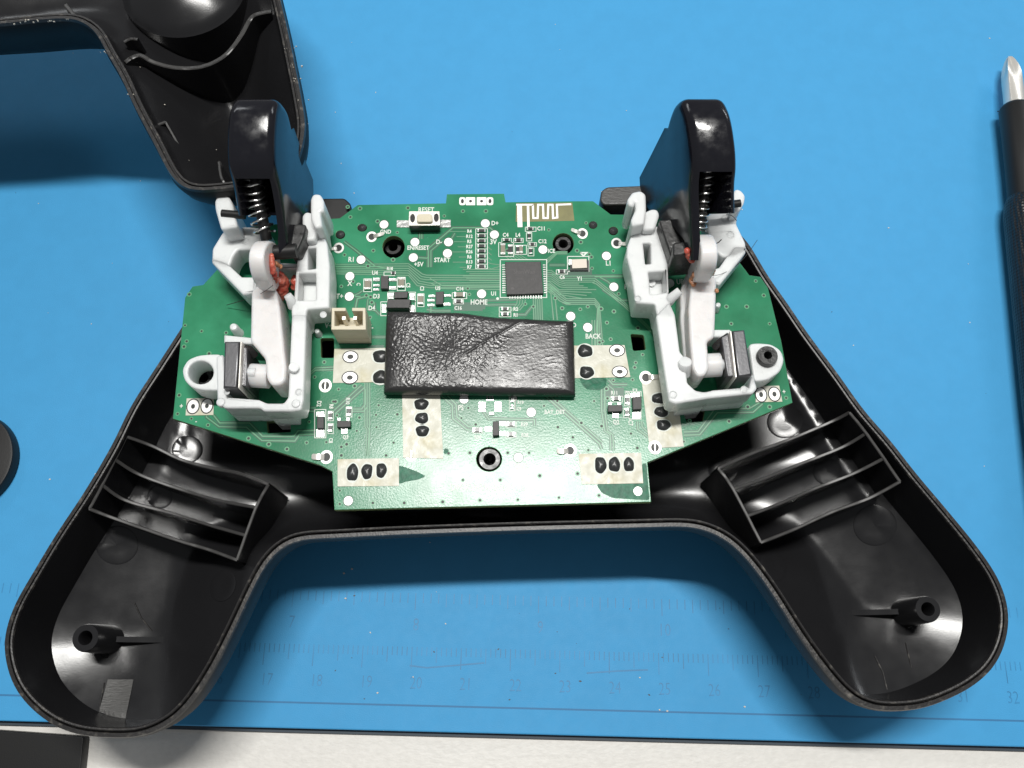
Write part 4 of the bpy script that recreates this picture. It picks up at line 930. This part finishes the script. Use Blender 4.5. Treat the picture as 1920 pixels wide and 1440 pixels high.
# rotary sensors
def sensor(rt, top, plate_px, side_px, pin, lab):
    o = link('sensor', plate_mesh([XY(top, ZP+1.12)], ZP+.22, ZP+1.12, .03, 2), M['pot'], rt)
    link('clip', plate_mesh([XY(plate_px, ZP+1.14)], ZP+.25, ZP+1.14, .008, 1), M['tin'], o)
    link('face_plate', plate_mesh([XY(side_px, ZP+1.0)], ZP+.2, ZP+1.0, .02, 2), M['pot'], o)
    mb = MB(); mb.tube([P(*a) for a in pin], [.09, .07, .08], 10); mb.build('wire_stub', M['rubber'], o)
sensor(brL, [(421,640),(449,640),(444,727),(418,727)], [(450.5,640),(453.5,640),(449,727),(446,727)], [(455,648),(464,652),(462,725),(451,722)], ((458,655,ZP+.9),(468,655,ZP+.85),(476,666,ZP+.7)), '')
sensor(brR, [(1373,620),(1396,618),(1410,703),(1384,706)], [(1368.5,621),(1371.5,620),(1382,707),(1378.5,708)], [(1352,632),(1366,625),(1376,706),(1364,706)], ((1368,632,ZP+.9),(1352,640,ZP+.85),(1342,652,ZP+.7)), '')

# ------------------------------------------------------------------ triggers
def trigger(side_px, plane3, sgn, Wd, round_px, cav_px, cut2_px, strut_px, lab, spring, pinspec, link_px):
    A_, B_, C_ = [P(*a) for a in plane3]; n_ = (B_-A_).cross(C_-A_).normalized(); ex = Vector((sgn, 0, 0))
    o = root('trigger', tuple((A_+B_)/2-Vector((0, 0, .8))), lab, 'trigger', 'controller triggers')
    def solid(px, off0, off1, bev_idx=None, bev=.0, curve=False):
        pts = [on_plane(a, b, A_, n_) for a, b in px]; N_ = len(pts)
        bm = bmesh.new(); v0 = [bm.verts.new(p+ex*off0) for p in pts]; v1 = [bm.verts.new(p+ex*off1) for p in pts]
        bm.faces.new(v0); bm.faces.new(list(reversed(v1)))
        for i in range(N_): bm.faces.new((v0[i], v1[i], v1[(i+1) % N_], v0[(i+1) % N_]))
        bmesh.ops.recalc_face_normals(bm, faces=bm.faces)
        if bev:
            eds = []
            for i in range(N_):
                if i in bev_idx and (i+1) % N_ in bev_idx:
                    for vv in (v0, v1):
                        e = bm.edges.get((vv[i], vv[(i+1) % N_])); eds.append(e)
            bmesh.ops.bevel(bm, geom=eds, offset=bev, segments=5, profile=.5, affect='EDGES', clamp_overlap=True)
        me = bpy.data.meshes.new('s'); bm.to_mesh(me); bm.free(); return me
    # side_px: ordered ridge first (smoothed), then straight back edge
    ridge, rest = side_px
    rs_ = [(v.x, v.y) for v in catmull([(a, b, 0) for a, b in ridge], False, 5)]
    full = rs_+rest
    me = solid(full, 0, Wd, set(range(len(rs_))), .15)
    body = bpy.data.objects.new('body', me); COL.objects.link(body)
    for cpx, o0, o1 in ((cav_px, .11, Wd-.11), (cut2_px, .13, Wd+.3)):
        cm = bpy.data.objects.new('cut', solid(cpx, o0, o1)); COL.objects.link(cm)
        md = body.modifiers.new('b', 'BOOLEAN'); md.operation = 'DIFFERENCE'; md.object = cm; md.solver = 'EXACT'
        dg = bpy.context.evaluated_depsgraph_get(); nm_ = bpy.data.meshes.new_from_object(body.evaluated_get(dg))
        body.modifiers.clear(); body.data = nm_; bpy.data.objects.remove(cm)
    me = body.data; bpy.data.objects.remove(body); me = me.copy(); me.materials.clear(); finish(me, 28)
    link('paddle', me, M['black_gloss'], o)
    # spring
    mb = MB(); path = []; cs = catmull([P(*s) for s in spring['c']], False, 8); turns = spring['n']; N_ = turns*20
    for i in range(N_+1):
        t = i/N_*(len(cs)-1); k = min(int(t), len(cs)-2); f = t-k; c = cs[k]*(1-f)+cs[k+1]*f; d = (cs[k+1]-cs[k]).normalized()
        a = Vector((1, 0, 0)); a = (a-d*a.dot(d)).normalized(); b = d.cross(a); th = 2*math.pi*i/20
        path.append(c+(a*math.cos(th)+b*math.sin(th))*spring['r'])
    mb.tube(path, .019, 7); link('coil_spring', mb.mesh('coil_spring', 80), M['steel'], o)
    # guide rod inside the spring
    mb = MB(); mb.tube([P(*s) for s in spring['rod']], .10, 12); mb.build('spring_guide', M['black_matte'], o)
    for a, b, r in pinspec: mb = MB(); mb.tube([P(*a), P(*b)], r, 14); mb.build('pivot_pin', M['black_matte'], o)
    for l_ in link_px:
        lp, z0, z1 = l_; link('link_arm', plate_mesh([rp(XY(lp, z1), .05, 3)], z0, z1, .03, 2), M['rubber'], o)
    return o
trigger(([(1246,240),(1254,212),(1263,193),(1275,186),(1284,202),(1290,222),(1295,250),(1299,285),(1300,318),(1298,350),(1299,400),(1301,450),(1301,488)],
         [(1290,488),(1283,450),(1262,425),(1222,402),(1207,376),(1200,350),(1199,333),(1222,288)]),
        ((1298,288,6.0),(1298,490,5.0),(1198,333,3.9)), 1, .76, None,
        [(1420,322),(1284,322),(1252,330),(1236,360),(1245,392),(1278,415),(1287,445),(1292,520),(1420,520)],
        [(1420,394),(1296,400),(1240,402),(1180,402),(1180,540),(1420,540)], None,
        'glossy black trigger standing up at the right, with its coil spring showing below',
        dict(c=[(1327,318,5.5),(1325,345,5.35),(1318,380,5.15),(1313,410,5.0),(1310,432,4.9)], n=9, r=.125, rod=[(1324,325,5.3),(1312,420,4.8)]),
        [((1340,388,4.75),(1388,381,4.75),.07)],
        [([(1235,412),(1262,410),(1275,435),(1292,462),(1290,480),(1258,481)], ZP+.5, ZP+1.25), ([(1262,455),(1308,450),(1308,476),(1262,480)], ZP+.6, ZP+1.45)])
trigger(([(551,240),(545,215),(537,197),(525,186),(517,203),(514,225),(512,258),(512,290),(514,318),(521,350),(527,385),(532,425),(537,475)],
         [(548,475),(552,450),(566,425),(578,402),(586,380),(588,358),(587,337),(575,308)]),
        ((513,290,6.0),(530,478,5.0),(587,337,4.2)), -1, .80, None,
        [(380,335),(526,335),(545,340),(560,362),(552,395),(538,420),(535,450),(541,520),(380,520)],
        [(380,402),(534,404),(570,404),(610,400),(610,540),(380,540)], None,
        'glossy black trigger standing up at the left in front of the second shell, spring showing',
        dict(c=[(474,322,5.5),(476,345,5.4),(480,375,5.2),(487,405,5.05),(497,438,4.9)], n=9, r=.175, rod=[(476,330,5.3),(500,450,4.7)]),
        [((460,404,4.75),(416,400,4.75),.07), ((508,474,ZP+1.35),(556,470,ZP+1.35),.13)],
        [([(548,420),(574,420),(571,440),(558,470),(540,470)], ZP+.5, ZP+1.3)])

# bumper buttons behind the board
def bumper(lp, z0, z1, m, lab):
    o = link('bumper_button', plate_mesh([rp(XY(lp, z1), .06, 4)], z0, z1, .035, 3), M[m], None); tag(o, lab, 'button')
bumper([(560,372),(646,371),(658,382),(657,402),(640,414),(560,422)], ZP-1.0, ZP-.10, 'black_matte', 'small matt black bumper button left of the board top edge, beside the left trigger')
bumper([(1127,358),(1138,350),(1240,346),(1240,382),(1132,384),(1125,376)], ZP-1.0, ZP-.10, 'sanded', 'scuffed dark grey bumper button at the board top edge, beside the right trigger')

# grease
def lump(pts, name, m, parent, lab=None):
    mb = MB(); full = []
    for i, a in enumerate(pts):
        full.append(a)
        if i < len(pts)-1 and math.hypot(pts[i+1][0]-a[0], pts[i+1][1]-a[1]) < 22:
            for t in (.33, .66): full.append(tuple(a[k]*(1-t)+pts[i+1][k]*t+((2.0*math.sin(i*3+t*9)) if k == 0 else 0) for k in range(4)))
    for (px, py, z, r) in full:
        c = P(px, py, z); bm = bmesh.new(); bmesh.ops.create_icosphere(bm, subdivisions=3, radius=r*1.35)
        for v in bm.verts:
            nn = v.co.normalized(); v.co *= 1+.3*noise.noise(nn*2.2+Vector((px, py, 0))); v.co.z *= .7; v.co.y *= 1.15; v.co += c
        me = bpy.data.meshes.new('l'); bm.to_mesh(me); bm.free(); mb.addmesh(me)
    tmp = bpy.data.objects.new('t', mb.mesh('t')); COL.objects.link(tmp); md = tmp.modifiers.new('r', 'REMESH'); md.mode = 'VOXEL'; md.voxel_size = .012
    dg = bpy.context.evaluated_depsgraph_get(); me = bpy.data.meshes.new_from_object(tmp.evaluated_get(dg)); bpy.data.objects.remove(tmp)
    bm = bmesh.new(); bm.from_mesh(me); bmesh.ops.smooth_vert(bm, verts=bm.verts, factor=.5, use_axis_x=True, use_axis_y=True, use_axis_z=True); bm.to_mesh(me); bm.free(); me.materials.clear()
    return link(name, finish(me, 80), M[m], parent)
g = lump([(521,515,4.3,.06),(524,524,4.25,.085),(531,529,4.1,.08),(526,536,4.1,.10),(527,548,4.0,.075),(528,560,3.9,.04),(519,506,4.3,.04),(536,535,3.95,.05)], 'grease_smear', 'grease', lvL)
g = lump([(553,525,4.05,.06),(556,532,4.0,.055),(551,538,3.95,.045),(560,533,4.0,.03)], 'grease_smear', 'grease', brL)
g = lump([(553,560,3.95,.03),(526,500,4.6,.03),(512,491,4.8,.03)], 'grease_smear', 'brown', brL)
g = lump([(1303,515,4.6,.045),(1300,524,4.45,.04),(1334,490,4.9,.03),(1336,500,4.85,.03),(1305,508,4.6,.03)], 'stain', 'brown', lvR)
g = lump([(1337,480,5.0,.03),(1338,492,4.95,.04),(1337,503,4.85,.035),(1336,512,4.7,.03),(1300,532,4.45,.04),(1297,524,4.45,.035),(1344,545,4.4,.03)], 'stain', 'brown', lvR)
g = lump([(509,480,5.0,.035),(510,495,4.95,.04),(511,508,4.85,.045),(516,524,4.5,.05)], 'stain', 'grease', lvL)
g = lump([(1292,478,4.9,.05),(1297,487,4.85,.045),(1288,470,5.0,.04)], 'stain', 'grease', lvR)

# ------------------------------------------------------------------ hairs
def hair(pts, r, lab):
    mb = MB(); mb.tube(catmull([P(*p) for p in pts], False, 8), r, 5); o = mb.build('stray_hair', M['hair'], ang=90); tag(o, lab, 'hair')
hair([(425,572,ZP+.1),(465,560,ZP+.5),(490,550,ZP+1.02),(512,535,5.0)], .006, 'thin dark hair lying across the left white lever')
hair([(1332,517,4.5),(1352,514,4.3),(1378,500,4.2),(1400,478,4.15),(1420,450,4.1)], .005, 'long thin hair curling past the right white bracket over the blue mat')
hair([(1337,458,4.9),(1346,455,5.0),(1353,449,5.05)], .009, 'short thick bristle beside the head of the right lever')
hair([(1362,402,4.8),(1373,405,4.7),(1381,414,4.6)], .006, 'short hair curved on the corner of the right white bracket')

# ------------------------------------------------------------------ screwdriver on the right
sd = root('screwdriver', tuple(P(1905, 350, 0)), 'cross-tip precision screwdriver with black knurled handle lying at the right edge', 'screwdriver')
a0, a1 = P(1897, 98, 1.0), P(1899, 210, 1.0)
ax = (P(1990, 1000, 1.0)-a0); ax.z = 0
A0 = P(1910, 84, .95); A1 = P(1915, 212, .95)
d = Vector((A1.x-A0.x, A1.y-A0.y, 0)).normalized()
d = (P(1956, 470, .95)-A0); d.z = 0; d.normalize()
def rodmesh(s0, prof_, n=28, off=None):
    mb = MB(); a = Vector((-d.y, d.x, 0)); b = Vector((0, 0, 1)); vs = []
    for s_, r_ in prof_:
        c = A0+d*s_
        for i in range(n):
            th = 2*math.pi*i/n; rr = r_*(off(th, s_) if off else 1); vs.append(c+(a*math.cos(th)+b*math.sin(th))*rr)
    fs = [(k*n+i, k*n+(i+1) % n, (k+1)*n+(i+1) % n, (k+1)*n+i) for k in range(len(prof_)-1) for i in range(n)]
    fs += [tuple(range(n-1, -1, -1)), tuple((len(prof_)-1)*n+i for i in range(n))]
    mb.add(vs, fs); return mb
def cross(th, s_):
    k = max(0, 1-s_/.85)**.7; return 1-.72*k*abs(math.cos(2*th))**.9
rodmesh(0, [(0,.03),(.03,.07),(.12,.12),(.3,.19),(.5,.23),(.75,.24),(1.45,.24),(1.55,.26)], 64, cross).build('bit', M['tin'], sd, ang=30)
def hexo(th, s_): return 1
rodmesh(0, [(1.45,.30),(1.5,.34),(1.55,.36),(3.2,.36),(3.9,.37),(3.95,.37)]).build('collar', M['black_matte'], sd)
M['knurl'] = mat('knurled_black', (.007, .007, .008), .4, spec=.5)
nt = M['knurl'].node_tree; N = nt.nodes; L = nt.links
tcn = N.new('ShaderNodeTexCoord'); vo = N.new('ShaderNodeTexVoronoi'); vo.inputs['Scale'].default_value = 13; vo.inputs['Randomness'].default_value = .15
bp = N.new('ShaderNodeBump'); bp.inputs['Distance'].default_value = .03; L.new(tcn.outputs['Object'], vo.inputs['Vector']); L.new(vo.outputs['Distance'], bp.inputs['Height']); L.new(bp.outputs[0], N['Principled BSDF'].inputs['Normal'])
rodmesh(0, [(3.96,.40),(4.1,.46),(4.4,.50),(9.0,.52),(12,.50),(12.5,.42)]).build('knurled_grip', M['knurl'], sd)
sd.location.z = 0
# move sd children up so the grip rests on the mat
for c in sd.children: c.location.z += .52-.95+.0
# ------------------------------------------------------------------ dark disc at the left edge, black block at the bottom left
p = P(-72, 862, .3); r_ = abs(p.x-P(23, 862, .3).x); mb = MB()
mb.lathe((p.x, p.y), [(r_*.92, 0.004), (r_, .04), (r_, .25), (r_*.98, .29), (r_*.94, .3), (.01, .3)], 64)
o = mb.build('round_lid', M['black_matte']); tag(o, 'round black lid cut off by the left edge, lying on the blue mat', 'lid')
zb = -.02; blk = [(-60,1366),(157,1381),(149,1460),(-60,1470)]
o = link('black_case', plate_mesh([rp(XY(blk, zb), .06, 3)], -.298, zb, .02, 2), M['black_matte'], None); tag(o, 'flat black case lying on the white table at the bottom left corner', 'case')

# soft shade at the top is left out; no object is added for it
